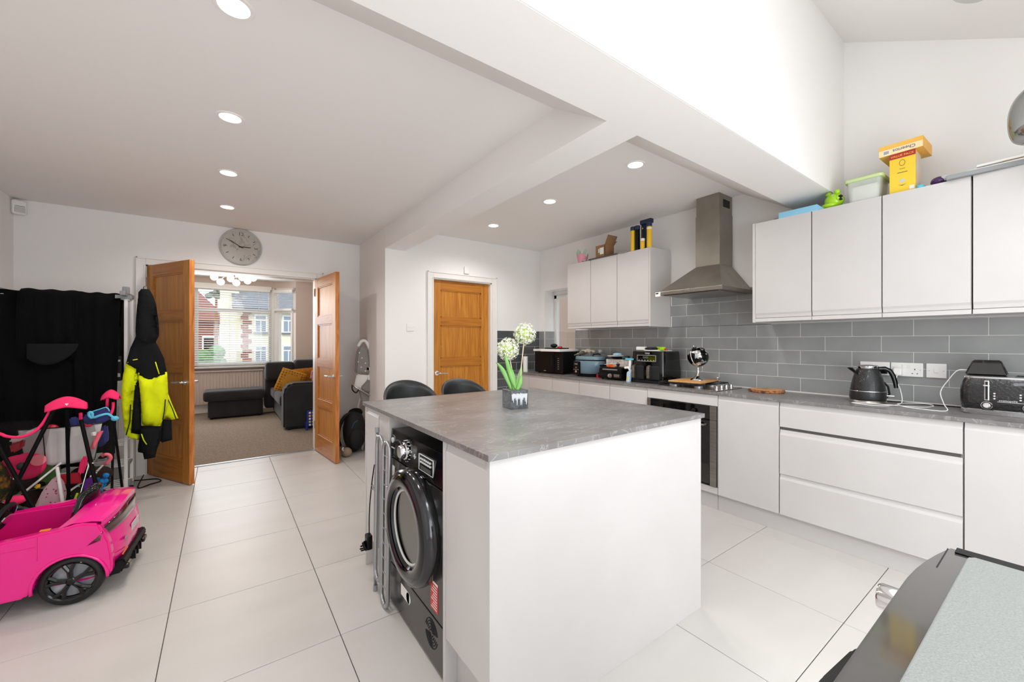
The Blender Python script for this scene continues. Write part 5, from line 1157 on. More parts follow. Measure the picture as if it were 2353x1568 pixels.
def drape(x0, x1, y, ztop, zb, amp=.012, nu=40, nv=24, seed=0, taper=0, back=.25, fold=5, belly=0, o=0):
    "cloth folded over a rail: front sheet, top fold, back sheet"
    rnd = random.Random(seed); ph = [rnd.uniform(0, 6.28) for _ in range(4)]
    def fn(u, v):
        x = x0+(x1-x0)*u; s = v*1.35
        if s < 1: 
            f = 1-s; z = zb+(ztop-zb)*(1-f) if False else ztop-(ztop-zb)*f; dy = -.02-o-belly*math.sin(PI*f)*(.5+.5*math.cos((u-.5)*3)); fall = f
        else:
            f = (s-1)/.35; z = ztop-back*f; dy = .03+o+.01*f; fall = f*.5
        w = amp*(.25+fall)*(math.sin(u*fold*6.28+ph[0]+fall)+.5*math.sin(u*fold*13+ph[1]-fall*2))
        if .97 < s < 1.05: dy = .0; z = ztop+.012
        z += .018*math.sin(u*9+ph[2])*max(0, 1-abs(s)*8) if s < .13 else 0
        return (x+taper*fall*(1 if u > .5 else -1)*abs(u-.5)*2, y+dy+w, z+.004*math.sin(u*17+ph[3]))
    return MB().grid(nu, nv, fn, .006)
def garment(label, mb, mat, cat='clothes', name='garment'):
    o = build(name, mb, mat, smooth=1); tag(o, label, cat); return o
garment('large black blanket hung over the drying rack rail', drape(-1.318, -.86, 4.47, 1.640, .30, seed=2, belly=.04, fold=3), 'cloth', 'blanket', 'blanket')
garment('long black coat hanging at the right end of the drying rack', drape(-.93, -.665, 4.47, 1.650, .38, seed=5, fold=2, taper=-.03, o=.045), 'cloth', 'coat', 'hanging_coat')
garment('charcoal trousers hanging behind the black coat on the rack', drape(-.745, -.66, 4.56, 1.632, .98, seed=7, fold=1), 'cloth2', 'trousers', 'trousers')
garment('black top slung across the middle of the black blanket', drape(-1.20, -.90, 4.47, 1.655, 1.12, seed=9, fold=2, belly=.03, o=.05), 'cloth', 'shirt', 'black_shirt')
o = garment('charcoal cloth corner poking out below the black blanket fold', MB().grid(16, 8, lambda u, v: (-1.14+.26*u, 4.35-.02*math.sin(PI*u), 1.26-.13*v*math.sin(PI*min(1, u*.9+.1))**.6-.04*(1-u)*v), .004), 'cloth2', 'cloth', 'cloth_flap')
# hi-vis jacket
jk = thing('hanging_jacket', 'lime yellow and black hooded jacket hanging on the rack by the oak door', 'jacket', (-.5, 4.36, .31))
def puff(poly, y0_, y1_, mat, nm, rnd_=.008): 
    return build(nm, MB().prism(poly, 'y', y0_, y1_, rnd_), mat, jk, True, smooth=40)
def cushioned(poly, yc, d, mat, nm, waves=.006, seed=1):
    "outline blown up into a soft, slightly folded cloth volume"
    t_ = bmesh.new(); vs = [t_.verts.new((x, yc, z)) for x, z in poly]; f = t_.faces.new(vs)
    bmesh.ops.triangulate(t_, faces=[f])
    for _ in range(3): bmesh.ops.subdivide_edges(t_, edges=[e for e in t_.edges if e.calc_length() > .028], cuts=1, use_grid_fill=False); bmesh.ops.triangulate(t_, faces=t_.faces[:])
    bmesh.ops.beautify_fill(t_, faces=t_.faces[:], edges=t_.edges[:])
    def dist(x, z):
        m_ = 9
        for (ax_, az), (bx, bz) in zip(poly, poly[1:]+poly[:1]):
            dx, dz = bx-ax_, bz-az; q_ = max(0, min(1, ((x-ax_)*dx+(z-az)*dz)/(dx*dx+dz*dz+1e-12))); m_ = min(m_, math.hypot(x-ax_-q_*dx, z-az-q_*dz))
        return m_
    for v in t_.verts:
        e = min(1, dist(v.co.x, v.co.z)/.035); h_ = math.sqrt(max(0, 1-(1-e)**2))
        v.co.y = yc-d*h_-waves*e*(math.sin(v.co.x*60+v.co.z*9+seed)+.6*math.sin(v.co.z*34+v.co.x*20+seed*2))
    r_ = bmesh.ops.duplicate(t_, geom=t_.verts[:]+t_.edges[:]+t_.faces[:])
    for g_ in r_['geom']:
        if isinstance(g_, bmesh.types.BMVert): g_.co.y = 2*yc-g_.co.y
    bmesh.ops.remove_doubles(t_, verts=t_.verts, dist=1e-4)
    m_ = MB(); m_.join(t_); return build(nm, m_, mat, jk, True, smooth=1)
cushioned([(-0.549, 1.67), (-0.531, 1.699), (-0.484, 1.699), (-0.46, 1.648), (-0.444, 1.589), (-0.441, 1.518), (-0.455, 1.443), (-0.436, 1.359), (-0.425, 1.323), (-0.449, 1.259), (-0.502, 1.224), (-0.549, 1.253), (-0.564, 1.322), (-0.551, 1.468), (-0.551, 1.607)], 4.34, .07, 'cloth2', 'hood')
cushioned([(-0.564, 1.329), (-0.522, 1.337), (-0.464, 1.309), (-0.426, 1.223), (-0.394, 1.133), (-0.377, 1.013), (-0.388, 0.916), (-0.522, 0.924), (-0.569, 1.05), (-0.6, 1.079), (-0.625, 1.104), (-0.6, 1.225)], 4.37, .065, 'cloth2', 'yoke', seed=3)
cushioned([(-0.62, 1.128), (-0.562, 1.112), (-0.543, 0.971), (-0.574, 0.945), (-0.585, 0.771), (-0.59, 0.546), (-0.543, 0.529), (-0.546, 0.48), (-0.6, 0.502), (-0.631, 0.541), (-0.651, 0.743), (-0.653, 0.881), (-0.643, 1.018)], 4.375, .055, 'hiviz', 'left_front', seed=4)
cushioned([(-0.551, 0.966), (-0.536, 0.98), (-0.53, 0.531), (-0.567, 0.543), (-0.592, 0.553), (-0.579, 0.774), (-0.569, 0.933)], 4.335, .045, 'cloth2', 'side_panel', seed=5)
cushioned([(-0.553, 1.107), (-0.537, 1.01), (-0.438, 0.994), (-0.422, 1.018), (-0.373, 1.027), (-0.367, 0.865), (-0.367, 0.758), (-0.395, 0.654), (-0.416, 0.585), (-0.527, 0.599), (-0.535, 0.808), (-0.547, 0.982)], 4.335, .065, 'hiviz', 'right_front', seed=6)
cushioned([(-0.532, 0.603), (-0.405, 0.584), (-0.411, 0.478), (-0.443, 0.376), (-0.448, 0.335), (-0.514, 0.329), (-0.522, 0.382), (-0.55, 0.394), (-0.537, 0.433), (-0.54, 0.531)], 4.335, .06, 'cloth2', 'lower_hem', seed=7)
cushioned([(-0.372, 0.842), (-0.345, 0.748), (-0.305, 0.627), (-0.35, 0.618), (-0.378, 0.643), (-0.406, 0.628), (-0.395, 0.753)], 4.395, .03, 'hiviz', 'sleeve', seed=8)
cushioned([(-0.408, 0.628), (-0.35, 0.618), (-0.347, 0.45), (-0.411, 0.437), (-0.433, 0.469), (-0.416, 0.539)], 4.40, .035, 'cloth2', 'sleeve_cuff', seed=9)
for nm, pts, mt in (('zip', [(-0.37, 4.36, 0.798), (-0.341, 4.35, 0.717), (-0.317, 4.355, 0.627)], 'blackmat'), ('zip', [(-0.591, 4.315, 0.78), (-0.595, 4.31, 0.645), (-0.618, 4.325, 0.542)], 'blackmat'), ('zip', [(-0.378, 4.265, 0.809), (-0.384, 4.27, 0.714), (-0.395, 4.275, 0.645)], 'blackmat'), ('piping', [(-0.439, 4.27, 1.113), (-0.429, 4.27, 1.068), (-0.416, 4.27, 1.015)], 'hiviz'), ('piping', [(-0.522, 4.27, 0.547), (-0.509, 4.27, 0.497), (-0.491, 4.27, 0.46)], 'hiviz'), ('piping', [(-0.609, 4.315, 1.11), (-0.578, 4.308, 1.13), (-0.549, 4.3, 1.136)], 'hiviz')):
    build(nm, MB().tube(pts, .004, 6), mt, jk, True, smooth=1)
build('hanging_loop', MB().tube([(-0.518, 4.34, 1.686), (-0.516, 4.33, 1.713), (-0.51, 4.34, 1.721)], .003, 6), 'black', jk, True)
tag(build('floor_cable', MB().tube(smoothpath([(-0.596, 5, 0.041), (-.60, 4.72, .006), (-.52, 4.78, .006), (-.46, 4.83, .006), (-.50, 4.93, .006), (-.62, 4.97, .006), (-.68, 5.0, .006)]), .005, 6), 'black', smooth=1), 'black cable lying on the floor behind the left oak door leaf', 'cable')
# ================================================================ PLAY PEN
pp = thing('play_pen', 'folding toddler play pen with pink corner caps and black mesh full of toys', 'play pen', (-.95, 3.95, 0))
V = Vector
cA, cB, cC = V((-.814, 3.75, .86)), V((-.683, 4.2, .86)), V((-1.33, 3.62, .86))
def capmb(c_, w, h_, rzz=0):
    def cf(u, v, s):
        a = abs(2*u-1); zt = h_*.55*(1-1.05*a**1.8); zb = -h_*(.22+.28*a**1.3)
        return (w*(2*u-1), s*.045*math.sin(v*PI/2)*(1-.5*a**4), zt+(zb-zt)*v)
    mb_ = MB(); mb_.grid(24, 8, lambda u, v: cf(u, v, -1), .004); mb_.grid(24, 8, lambda u, v: cf(u, v, 1), .004)
    return mb_.xf(Matrix.Translation(c_) @ Matrix.Rotation(rzz, 4, 'Z'))
ca = build('corner_cap', capmb(V((-0.814, 3.75, 0.878)), .092, .085, .1), 'hotpink', pp, True, smooth=1)
build('heart_logo', MB().prism([(-.008, .004), (-.004, .008), (0, .005), (.004, .008), (.008, .004), (0, -.007)], 'y', -.0015, .0015).xf(Matrix.Translation(V((-0.801, 3.69, 0.879))+V((0, -.0, 0)))), 'paper', ca, True)
build('corner_cap', capmb(V((-0.683, 4.2, 0.875)), .052, .075, -.2), 'hotpink', pp, True, smooth=1); build('corner_cap', capmb(V((-1.31, 3.72, .86)), .07, .085, .2), 'hotpink', pp, True, smooth=1)
for pts in ([(-0.881, 3.75, 0.851), (-0.914, 3.73, 0.763), (-0.949, 3.71, 0.717), (-0.999, 3.7, 0.699), (-1.05, 3.7, 0.711), (-1.094, 3.71, 0.736), (-1.29, 3.72, .82), (-1.31, 3.72, .88)], [(-0.754, 3.76, 0.809), (-0.758, 3.8, 0.747), (-0.746, 3.87, 0.707), (-0.72, 3.98, 0.704), (-0.69, 4.1, 0.715), (-0.67, 4.16, 0.759), (-0.668, 4.18, 0.821)], [(-0.697, 4.17, 0.857), (-0.704, 4.2, 0.789), (-0.728, 4.4, 0.714)]):
    build('padded_trim', MB().tube(smoothpath(pts), .0085, 8), 'hotpink', pp, True, smooth=1)
POLE = pbr('satin_black_pole', '#060606', .5, spec=.12)
def pole(a, b, r=.011): build('pole', MB().cyl(a, b, r, n=12), POLE, pp, True, smooth=40)
pole((-0.867, 3.74, 0.846), (-1.033, 3.66, 0.339)); pole((-0.752, 3.76, 0.767), (-0.623, 3.62, 0.146)); pole((-1.082, 3.68, 0.681), (-0.898, 3.6, 0.228), .010); pole(V((-0.683, 4.2, 0.852)), V((-.60, 4.15, .012)), .008); pole(V((-0.667, 4.2, 0.851)), V((-.69, 4.26, .012)), .008); pole(V((-1.33, 3.72, .85)), V((-1.33, 3.7, .012)))
pole(V((-1.033, 3.66, 0.339)), V((-1.09, 3.63, .012)), .009); pole(V((-0.623, 3.62, 0.146)), V((-.62, 3.6, .012)), .009); pole(V((-0.898, 3.6, 0.228)), V((-.9, 3.58, .012)), .009)
build('joint', MB().ball((-1.005, 3.655, 0.463), .009, u=12, v=8), 'chrome', pp, True, smooth=1); build('joint', MB().ball((-0.685, 3.69, 0.489), .006, u=12, v=8), 'chrome', pp, True, smooth=1); build('joint', MB().ball((-0.993, 3.7, 0.522), .02, 1, 1, 1.2, u=12, v=8), 'blackmat', pp, True, smooth=1)
build('strap', MB().prism([(-0.816, 0.844), (-0.798, 0.842), (-0.789, 0.186), (-0.806, 0.19)], 'y', 3.72, 3.724), 'cloth', pp, True)
def sheet(a, b, c_, d): 
    return MB().grid(8, 6, lambda u, v: tuple((V(a)*(1-u)+V(b)*u)*(1-v)+(V(d)*(1-u)+V(c_)*u)*v+V((0, -.012*math.sin(PI*u)*math.sin(PI*v), 0))))
build('mesh_panel', sheet((-0.754, 3.77, 0.745), (-0.678, 4.18, 0.757), (-.60, 4.18, .02), (-.64, 3.72, .02)), 'net', pp, True, smooth=1)
build('mesh_panel', sheet((-1.31, 3.74, .80), (-0.879, 3.76, 0.781), (-.99, 3.74, .02), (-1.33, 3.74, .02)), 'net', pp, True, smooth=1)
build('floor_mat', MB().box(-1.37, -.60, 3.68, 4.22, .0, .012, .004), 'blackmat', pp, True)
# ---- toys in the pen (each its own thing)
def poly_thing(name, label, cat, poly, y0_, y1_, mat, bev=.004):
    o = build(name, MB().prism(poly, 'y', y0_, y1_, bev), mat, smooth=40); x = sum(p[0] for p in poly)/len(poly); z = min(p[1] for p in poly)
    origin(o, (x, (y0_+y1_)/2, z)); tag(o, label, cat); return o
wh = thing('pop_up_basket', 'white fabric basket with black wire edges behind the pen pole', 'basket', (-.95, 3.98, .4))
build('fabric', MB().grid(22, 10, lambda u, v: (-1.07+.04*(1-v)+(.39-.08*(1-v))*u, 3.93-.04*math.sin(PI*u)-.004*math.sin(u*40), .46+.25*v-.05*(1-v)*u*0), .003), 'wnet', wh, True, smooth=1)
for v in (.46, .71): build('wire', MB().tube([(-1.07+.04*(v < .5)+(.39-.08*(v < .5))*i/12, 3.925-.04*math.sin(PI*i/12), v) for i in range(13)], .0035, 6), 'black', wh, True)
for u in (0, .3, .62, 1): build('wire', MB().tube([(-1.03+.31*u, 3.925-.04*math.sin(PI*u), .46), (-1.07+.39*u, 3.925-.04*math.sin(PI*u), .71)], .0025, 6), 'black', wh, True)
build('bottom', MB().box(-1.03, -.72, 3.92, 4.16, .452, .458), 'wnet', wh, True); 
pile = thing('soft_toy_pile', 'dark heap of blankets and soft toys filling the bottom of the play pen', 'soft toys', (-.95, 4.05, .013), kind='stuff')
m = MB(); rnd = random.Random(11)
for i in range(26): m.ball((rnd.uniform(-1.27, -.74), rnd.uniform(3.96, 4.12), rnd.uniform(.06, .36)), rnd.uniform(.05, .08), 1.2, .9, .8, 12, 8)
build('heap', m, pbr('mixed_dark_fabric', '#23261C', .95, col2='#43221E', scale=9, contrast=(.4, .6)), pile, True, smooth=1, kind='stuff')
poly_thing('camouflage_bag', 'olive and orange patterned bag at the left edge of the play pen', 'bag', [(-1.19, 0.575), (-1.113, 0.541), (-1.083, 0.449), (-1.079, 0.361), (-1.097, 0.289), (-1.19, 0.284)], 3.80, 3.88, pbr('camo_print', '#3A3F20', .9, col2='#B9822E', scale=22, contrast=(.48, .6)), .015)
t = thing('sun_hat', 'hot pink fabric sun hat with a round tag in the left of the pen', 'hat', (-1.0, 3.86, .3))
build('crown', MB().ball((-1.014, 3.87, 0.483), .085, 1, .5, 1.0, 20, 14), 'hotpink', t, True, smooth=1); build('brim', MB().ball((-1.033, 3.86, 0.522), .07, 1.2, .4, .6, 20, 12), 'hotpink', t, True, smooth=1); build('round_tag', MB().cyl((-0.948, 3.8, 0.527), (-0.951, 3.81, 0.525), .034, n=26), 'coral', t, True)
poly_thing('red_pouch', 'dark red pouch near the pink trim at the left of the pen', 'pouch', [(-1.079, 0.638), (-1.018, 0.662), (-1.026, 0.603), (-1.069, 0.577)], 3.83, 3.88, 'red', .01)
poly_thing('pink_wrap', 'pale pink and white wrapped cloth lying over the pen rim', 'cloth', [(-1.07, 0.674), (-0.947, 0.74), (-0.965, 0.695), (-1.036, 0.652), (-1.067, 0.651)], 3.80, 3.86, 'palepink', .008)
poly_thing('white_card', 'white folded card on the pale pink cloth', 'card', [(-0.992, 0.715), (-0.965, 0.722), (-0.954, 0.713), (-0.961, 0.697), (-0.994, 0.702)], 3.78, 3.796, 'paper', .002)
poly_thing('green_cushion', 'dark green round cushion behind the pink hat', 'cushion', [(-0.988, 0.48), (-0.942, 0.5), (-0.883, 0.473), (-0.868, 0.4), (-0.899, 0.331), (-0.958, 0.349), (-0.984, 0.405)], 3.88, 3.93, pbr('deep_green', '#24401C', .9, col2='#4E7A2A', scale=9), .02)
# doll pushchair
dp = thing('doll_pushchair', 'doll pushchair with white frame and spotted pale pink seat', 'toy pushchair', (-.85, 3.8, .014))
dots, n, L, b = nodes_mat('spotted_pale_pink'); tc = n.new('ShaderNodeTexCoord'); vo = n.new('ShaderNodeTexVoronoi'); vo.inputs['Scale'].default_value = 48
L.new(tc.outputs['Object'], vo.inputs['Vector']); rr_ = n.new('ShaderNodeValToRGB'); rr_.color_ramp.elements[0].position = .2; rr_.color_ramp.elements[0].color = lin('#A83A5A'); rr_.color_ramp.elements[1].position = .26; rr_.color_ramp.elements[1].color = lin('#C9A6AE'); L.new(vo.outputs['Distance'], rr_.inputs[0]); L.new(rr_.outputs[0], b.inputs['Base Color']); b.inputs['Roughness'].default_value = .9
build('seat', MB().prism([(-0.966, 0.229), (-0.93, 0.331), (-0.881, 0.409), (-0.862, 0.411), (-0.839, 0.367), (-0.827, 0.303), (-0.831, 0.247), (-0.839, 0.204), (-0.888, 0.188)], 'y', 3.79, 3.82, .008), dots, dp, True, smooth=40)
def wt_(a, b, r=.0065): return build('frame_tube', MB().cyl(a, b, r, n=10), 'white', dp, True, smooth=40)
wt_((-0.994, 3.78, 0.35), (-0.857, 3.9, 0.487)); wt_((-0.863, 3.78, 0.473), (-0.83, 3.76, 0.21), .009); wt_((-0.942, 3.76, 0.204), (-0.714, 3.95, 0.366)); wt_((-0.714, 3.95, 0.372), (-0.681, 3.98, 0.413)); wt_((-0.803, 3.76, 0.282), (-0.822, 3.76, 0.208))
build('cane_handle', MB().tube(smoothpath([(-0.685, 3.98, 0.408), (-0.663, 3.98, 0.422), (-0.65, 3.98, 0.448), (-0.659, 3.98, 0.471), (-0.678, 3.98, 0.477), (-0.694, 3.98, 0.468)]), .012, 10), 'coral', dp, True, smooth=1)
for p in ((-0.822, 3.76, 0.197), (-0.932, 3.75, 0.2)):
    build('leg', MB().cyl(p, (p[0], p[1], .035), .006, n=8), 'white', dp, True); build('wheel', MB().cyl((p[0]-.008, p[1], .036), (p[0]+.008, p[1], .036), .022, n=18), 'lgrey', dp, True, smooth=40)
poly_thing('red_box', 'red toy box behind the black strap of the pen', 'toy box', [(-0.872, 0.403), (-0.776, 0.402), (-0.768, 0.33), (-0.864, 0.338)], 3.85, 3.88, 'red', .006)
poly_thing('navy_cloth', 'dark navy cloth with a white badge in the middle of the pen', 'cloth', [(-0.825, 0.4), (-0.76, 0.423), (-0.735, 0.371), (-0.739, 0.319), (-0.809, 0.339)], 3.86, 3.90, 'cloth2', .01)
poly_thing('magenta_mitt', 'magenta oven mitt shape upright in the pen beside the strap', 'toy', [(-0.784, 0.397), (-0.772, 0.477), (-0.752, 0.52), (-0.738, 0.5), (-0.744, 0.436), (-0.76, 0.387)], 3.83, 3.86, 'hotpink', .01)
poly_thing('purple_box', 'purple toy carton at the right of the pen', 'toy box', [(-0.756, 0.351), (-0.703, 0.375), (-0.695, 0.291), (-0.748, 0.285)], 3.80, 3.84, 'purple', .004)
m = MB(); rnd = random.Random(3)
for i in range(40): a = rnd.random(); m.ball((V((-0.664, 3.86, 0.345))*(1-a)+V((-0.715, 3.84, 0.231))*a)+V([rnd.uniform(-.02, .02) for _ in range(3)]), .018, u=8, v=6)
o = build('plush_caterpillar', m, 'teal', smooth=1); origin(o, (-0.69, 3.85, 0.214)); tag(o, 'bright blue fluffy toy at the right of the play pen', 'soft toy')
for a, b, l in (((-0.756, 3.7, 0.307), (-0.771, 3.7, 0.26), 'short bright green stick standing right of the black strap'), ((-0.716, 3.8, 0.285), (-0.744, 3.7, 0.254), 'longer bright green stick leaning to the right in the pen')):
    o = build('toy_stick', MB().cyl(a, b, .006, n=8), 'lime', smooth=40); origin(o, b); tag(o, l, 'toy')
o = build('silver_rod', MB().cyl((-0.705, 3.72, 0.493), (-0.748, 3.66, 0.24), .005, n=8), 'chrome', smooth=40); origin(o, (-0.748, 3.66, 0.24)); tag(o, 'thin silver rod slanting across the pen', 'rod')
poly_thing('yellow_toy', 'small yellow toy beside the spotted pushchair seat', 'toy', [(-0.97, 0.363), (-0.952, 0.376), (-0.939, 0.357), (-0.952, 0.343), (-0.97, 0.347)], 3.81, 3.83, 'yellow', .006)
o = build('pink_ball', MB().ball((-1.02, 3.72, 0.316), .036, 1.3, 1, .75, 18, 12), 'hotpink', smooth=1); origin(o, (-1.02, 3.72, 0.295)); tag(o, 'pink rounded toy just above the car steering wheel', 'toy')
poly_thing('light_blue_card', 'small light blue card next to the car steering wheel', 'card', [(-1.024, 0.312), (-1.001, 0.317), (-0.988, 0.298), (-0.994, 0.274), (-1.018, 0.285)], 3.63, 3.64, pbr('powder_blue', '#8FC4D6', .5), .002)
# navy bag with light blue strap hanging on the pen rim
bg_ = thing('navy_bag', 'navy blue children bag with light blue strap hung over the pen rim', 'bag', (-.72, 3.98, .65))
build('flap', MB().prism([(-0.784, 0.765), (-0.672, 0.809), (-0.654, 0.782), (-0.645, 0.729), (-0.698, 0.698), (-0.775, 0.677)], 'y', 3.95, 4.0, .01), 'blue', bg_, True, smooth=40)
build('pocket', MB().prism([(-0.852, 0.755), (-0.813, 0.76), (-0.8, 0.659), (-0.842, 0.652)], 'y', 3.97, 4.0, .008), 'blue', bg_, True, smooth=40)
build('bag_body', MB().prism([(-0.712, 0.661), (-0.676, 0.682), (-0.667, 0.599), (-0.672, 0.549), (-0.721, 0.519), (-0.73, 0.608)], 'y', 4.0, 4.06, .012), 'blue', bg_, True, smooth=40)
build('strap', MB().tube(smoothpath([(-0.732, 3.93, 0.746), (-0.747, 3.93, 0.766), (-0.745, 3.93, 0.79), (-0.732, 3.93, 0.782), (-0.728, 3.93, 0.752), (-0.694, 3.93, 0.763), (-0.656, 3.94, 0.767), (-0.627, 3.95, 0.732)]), .008, 8, flat=.5), 'sky', bg_, True, smooth=1)
build('edge_trim', MB().tube(smoothpath([(-0.759, 3.94, 0.784), (-0.706, 3.94, 0.802), (-0.665, 3.94, 0.814), (-0.648, 3.94, 0.787)]), .004, 6), 'sky', bg_, True, smooth=1); build('buckle', MB().ball((-0.623, 3.95, 0.731), .02, 1.1, .6, .9, 12, 8), 'sky', bg_, True, smooth=1)
pts = []
a0_, b0_ = V((-0.683, 3.88, 0.659)), V((-0.721, 3.86, 0.55))
for i in range(150):
    q_ = i/149; pts.append(a0_*(1-q_)+b0_*q_+V((.012*math.cos(i*.9), .012*math.sin(i*.9), 0)))
o = build('spring_toy', MB().tube(pts, .0035, 5), 'coral', smooth=1); origin(o, b0_); tag(o, 'coral pink coiled spring toy hanging at the right of the pen', 'toy')
poly_thing('white_tag', 'small white paper tag at the right end of the basket', 'tag', [(-0.729, 0.659), (-0.704, 0.662), (-0.702, 0.635), (-0.727, 0.635)], 3.875, 3.88, 'paper', .001)
o = build('red_ball', MB().ball((-0.963, 4.1, 0.677), .03, 1.2, 1, .9, 16, 10), 'red', smooth=1); origin(o, (-0.963, 4.1, 0.656)); tag(o, 'small dark red ball behind the mesh under the first pink cap', 'ball')
# ================================================================ HIGH CHAIR, BACKPACK
hc = thing('high_chair', 'folded grey star-patterned high chair with white frame in the wall corner', 'high chair', (1.3, 4.8, 0))
build('backrest', MB().prism([(1.226, 0.914), (1.241, 1.142), (1.27, 1.217), (1.318, 1.242), (1.358, 1.201), (1.388, 1.048), (1.393, 0.906)], 'y', 4.74, 4.79, .015), 'hcgrey', hc, True, smooth=40)
build('back_shell', MB().tube(smoothpath([(1.27, 4.8, 1.217), (1.304, 4.8, 1.277), (1.354, 4.8, 1.277), (1.394, 4.8, 1.2), (1.419, 4.8, 1.088), (1.424, 4.8, 0.954)]), [.018]*25+[.024]*6 if False else .020, 10), 'white', hc, True, smooth=1)
for i, (px_, pz_) in enumerate((((1.267, 4.735, 1.148), 0), ((1.296, 4.735, 1.088), 0), ((1.253, 4.735, 1.044), 0), ((1.335, 4.735, 1.027), 0), ((1.287, 4.735, 0.983), 0), ((1.335, 4.735, 0.937), 0))):
    sp_ = []
    for j in range(10): a = j*PI/5+PI/2; r_ = .011 if j % 2 == 0 else .0045; sp_.append((px_[0]+r_*math.cos(a), px_[2]+r_*math.sin(a)))
    build('star', MB().prism(sp_, 'y', 4.736, 4.7395), 'paper', hc, True)
build('liner', MB().prism([(1.246, 0.901), (1.384, 0.885), (1.354, 0.795), (1.314, 0.716), (1.217, 0.763)], 'y', 4.76, 4.80, .01), 'paper', hc, True, smooth=40)
build('seat_side', MB().prism([(1.284, 0.752), (1.367, 0.838), (1.432, 0.794), (1.402, 0.674), (1.303, 0.721)], 'y', 4.73, 4.76, .01), 'hcgrey', hc, True, smooth=40); build('seat_side', MB().prism([(1.45, 0.798), (1.522, 0.825), (1.512, 0.721), (1.46, 0.653), (1.435, 0.711)], 'y', 4.79, 4.82, .01), 'hcgrey', hc, True, smooth=40)
build('seat_base', MB().prism([(1.265, 0.735), (1.434, 0.647), (1.384, 0.559), (1.304, 0.576)], 'y', 4.76, 4.80, .01), 'hcgrey', hc, True, smooth=40)
build('tray_arm', MB().tube([(1.183, 4.74, 0.79), (1.247, 4.73, 0.743), (1.393, 4.73, 0.647)], .009, 8), 'chrome', hc, True, smooth=1); build('harness', MB().tube(smoothpath([(1.188, 4.74, 0.79), (1.19, 4.73, 0.732), (1.228, 4.73, 0.695), (1.256, 4.73, 0.727)]), .007, 8), 'black', hc, True, smooth=1)
ft = V((1.372, 4.76, 0.888)); build('frame_leg', MB().cyl(ft, (1.42, 4.55, .012), .013, n=12), 'white', hc, True, smooth=40) if False else None
build('frame_leg', MB().tube([(1.409, 4.8, 0.955), (1.419, 4.8, 0.852), (1.33, 4.85, .01)], .011, 10), 'white', hc, True, smooth=1)
build('frame_leg', MB().tube([(1.375, 4.77, 0.887), (1.416, 4.74, 0.604), (1.37, 4.58, .012)], .012, 10), 'white', hc, True, smooth=1)
build('frame_leg', MB().tube([(1.345, 4.84, 0.792), (1.30, 5.0, .4), (1.34, 5.1, .01)], .011, 10), 'white', hc, True, smooth=1)
build('hinge', MB().box(1.335, 1.375, 4.74, 4.79, .98, 1.02, .006).xf(Matrix.Translation((.01, 0, -.04))), 'white', hc, True)
t = thing('folded_tray', 'small white tray edge sticking out right of the high chair', 'tray', (1.36, 4.92, 1.06)); build('tray', MB().box((1.433, 4.85, 1.081)[0]-.02, 1.384, 4.84, 5.05, 1.072, 1.092, .006), 'white', t, True)
bp_ = thing('backpack', 'black backpack leaning on the wall behind the right oak leaf', 'backpack', (1.2, 4.9, 0))
build('main', MB().ball((1.235, 4.83, .25), .2, .62, .55, 1.22, 24, 16), 'blackmat', bp_, True, smooth=1); build('front_pocket', MB().ball((1.24, 4.745, .17), .11, .8, .45, 1.1, 20, 14), 'blackmat', bp_, True, smooth=1)
build('top_flap', MB().ball((1.25, 4.84, .45), .09, .9, .7, .6, 16, 10), 'cloth2', bp_, True, smooth=1)
build('zip', MB().tube(smoothpath([(1.18, 4.715, .30), (1.2, 4.70, .36), (1.24, 4.70, .385)]), .004, 6), pbr('teal_zip', '#1A6A80', .5), bp_, True, smooth=1)
build('shoulder_strap', MB().tube(smoothpath([(1.20, 4.80, .46), (1.12, 4.80, .42), (1.06, 4.79, .30), (1.05, 4.78, .18), (1.07, 4.78, .1)]), .02, 8, flat=.45), 'black', bp_, True, smooth=1)
t = thing('beige_hat', 'beige rounded hat on the floor beside the black backpack', 'hat', (1.13, 4.72, 0)); build('crown', MB().ball((1.115, 4.68, .05), .055, 1, 1, .95, 18, 12), 'tan', t, True, smooth=1); build('strap', MB().tube([(1.075, 4.65, .075), (1.06, 4.64, .1), (1.07, 4.64, .12)], .008, 6), 'paper', t, True, smooth=1)
# ================================================================ LIVING ROOM
ot = thing('footstool', 'long charcoal suede storage footstool under the bay window', 'footstool', (.2, 8.35, .004))
build('base', MB().box(-.20, .565, 8.12, 8.52, .03, .30, .03, 3), 'sofa', ot, True, smooth=40); build('cushion_top', MB().box(-.26, .59, 8.06, 8.56, .30, .47, .06, 4), 'sofa', ot, True, smooth=40)
for x in (-.15, .52):
    for y in (8.17, 8.47): build('foot', MB().cyl((x, y, .004), (x, y, .035), .02, n=12), 'black', ot, True)
sf = thing('sofa', 'charcoal suede corner sofa beyond the right oak door leaf', 'sofa', (1.3, 7.5, .004))
build('base', MB().box(.74, 1.85, 6.80, 8.45, .03, .32, .03, 3), 'sofa', sf, True, smooth=40)
build('arm', MB().prism([(.70, .02), (.70, .55), (.73, .63), (.80, .675), (1.9, .675), (1.9, .02)], 'y', 6.52, 6.80, .03), 'sofa', sf, True, smooth=40)
build('seat_cushion', MB().box(.68, 1.55, 6.81, 7.62, .31, .47, .05, 4), 'sofa', sf, True, smooth=40); build('seat_cushion', MB().box(.68, 1.55, 7.63, 8.35, .31, .47, .05, 4), 'sofa', sf, True, smooth=40)
build('back', MB().box(1.6, 1.95, 6.6, 8.5, .1, .78, .05, 3), 'sofa', sf, True, smooth=40)
build('back_cushion', MB().box(1.45, 1.75, 6.85, 7.6, .45, .88, .07, 4), 'sofa', sf, True, smooth=40)
build('end_back', MB().box(.60, 1.9, 8.22, 8.50, .1, .80, .05, 3), 'sofa', sf, True, smooth=40)
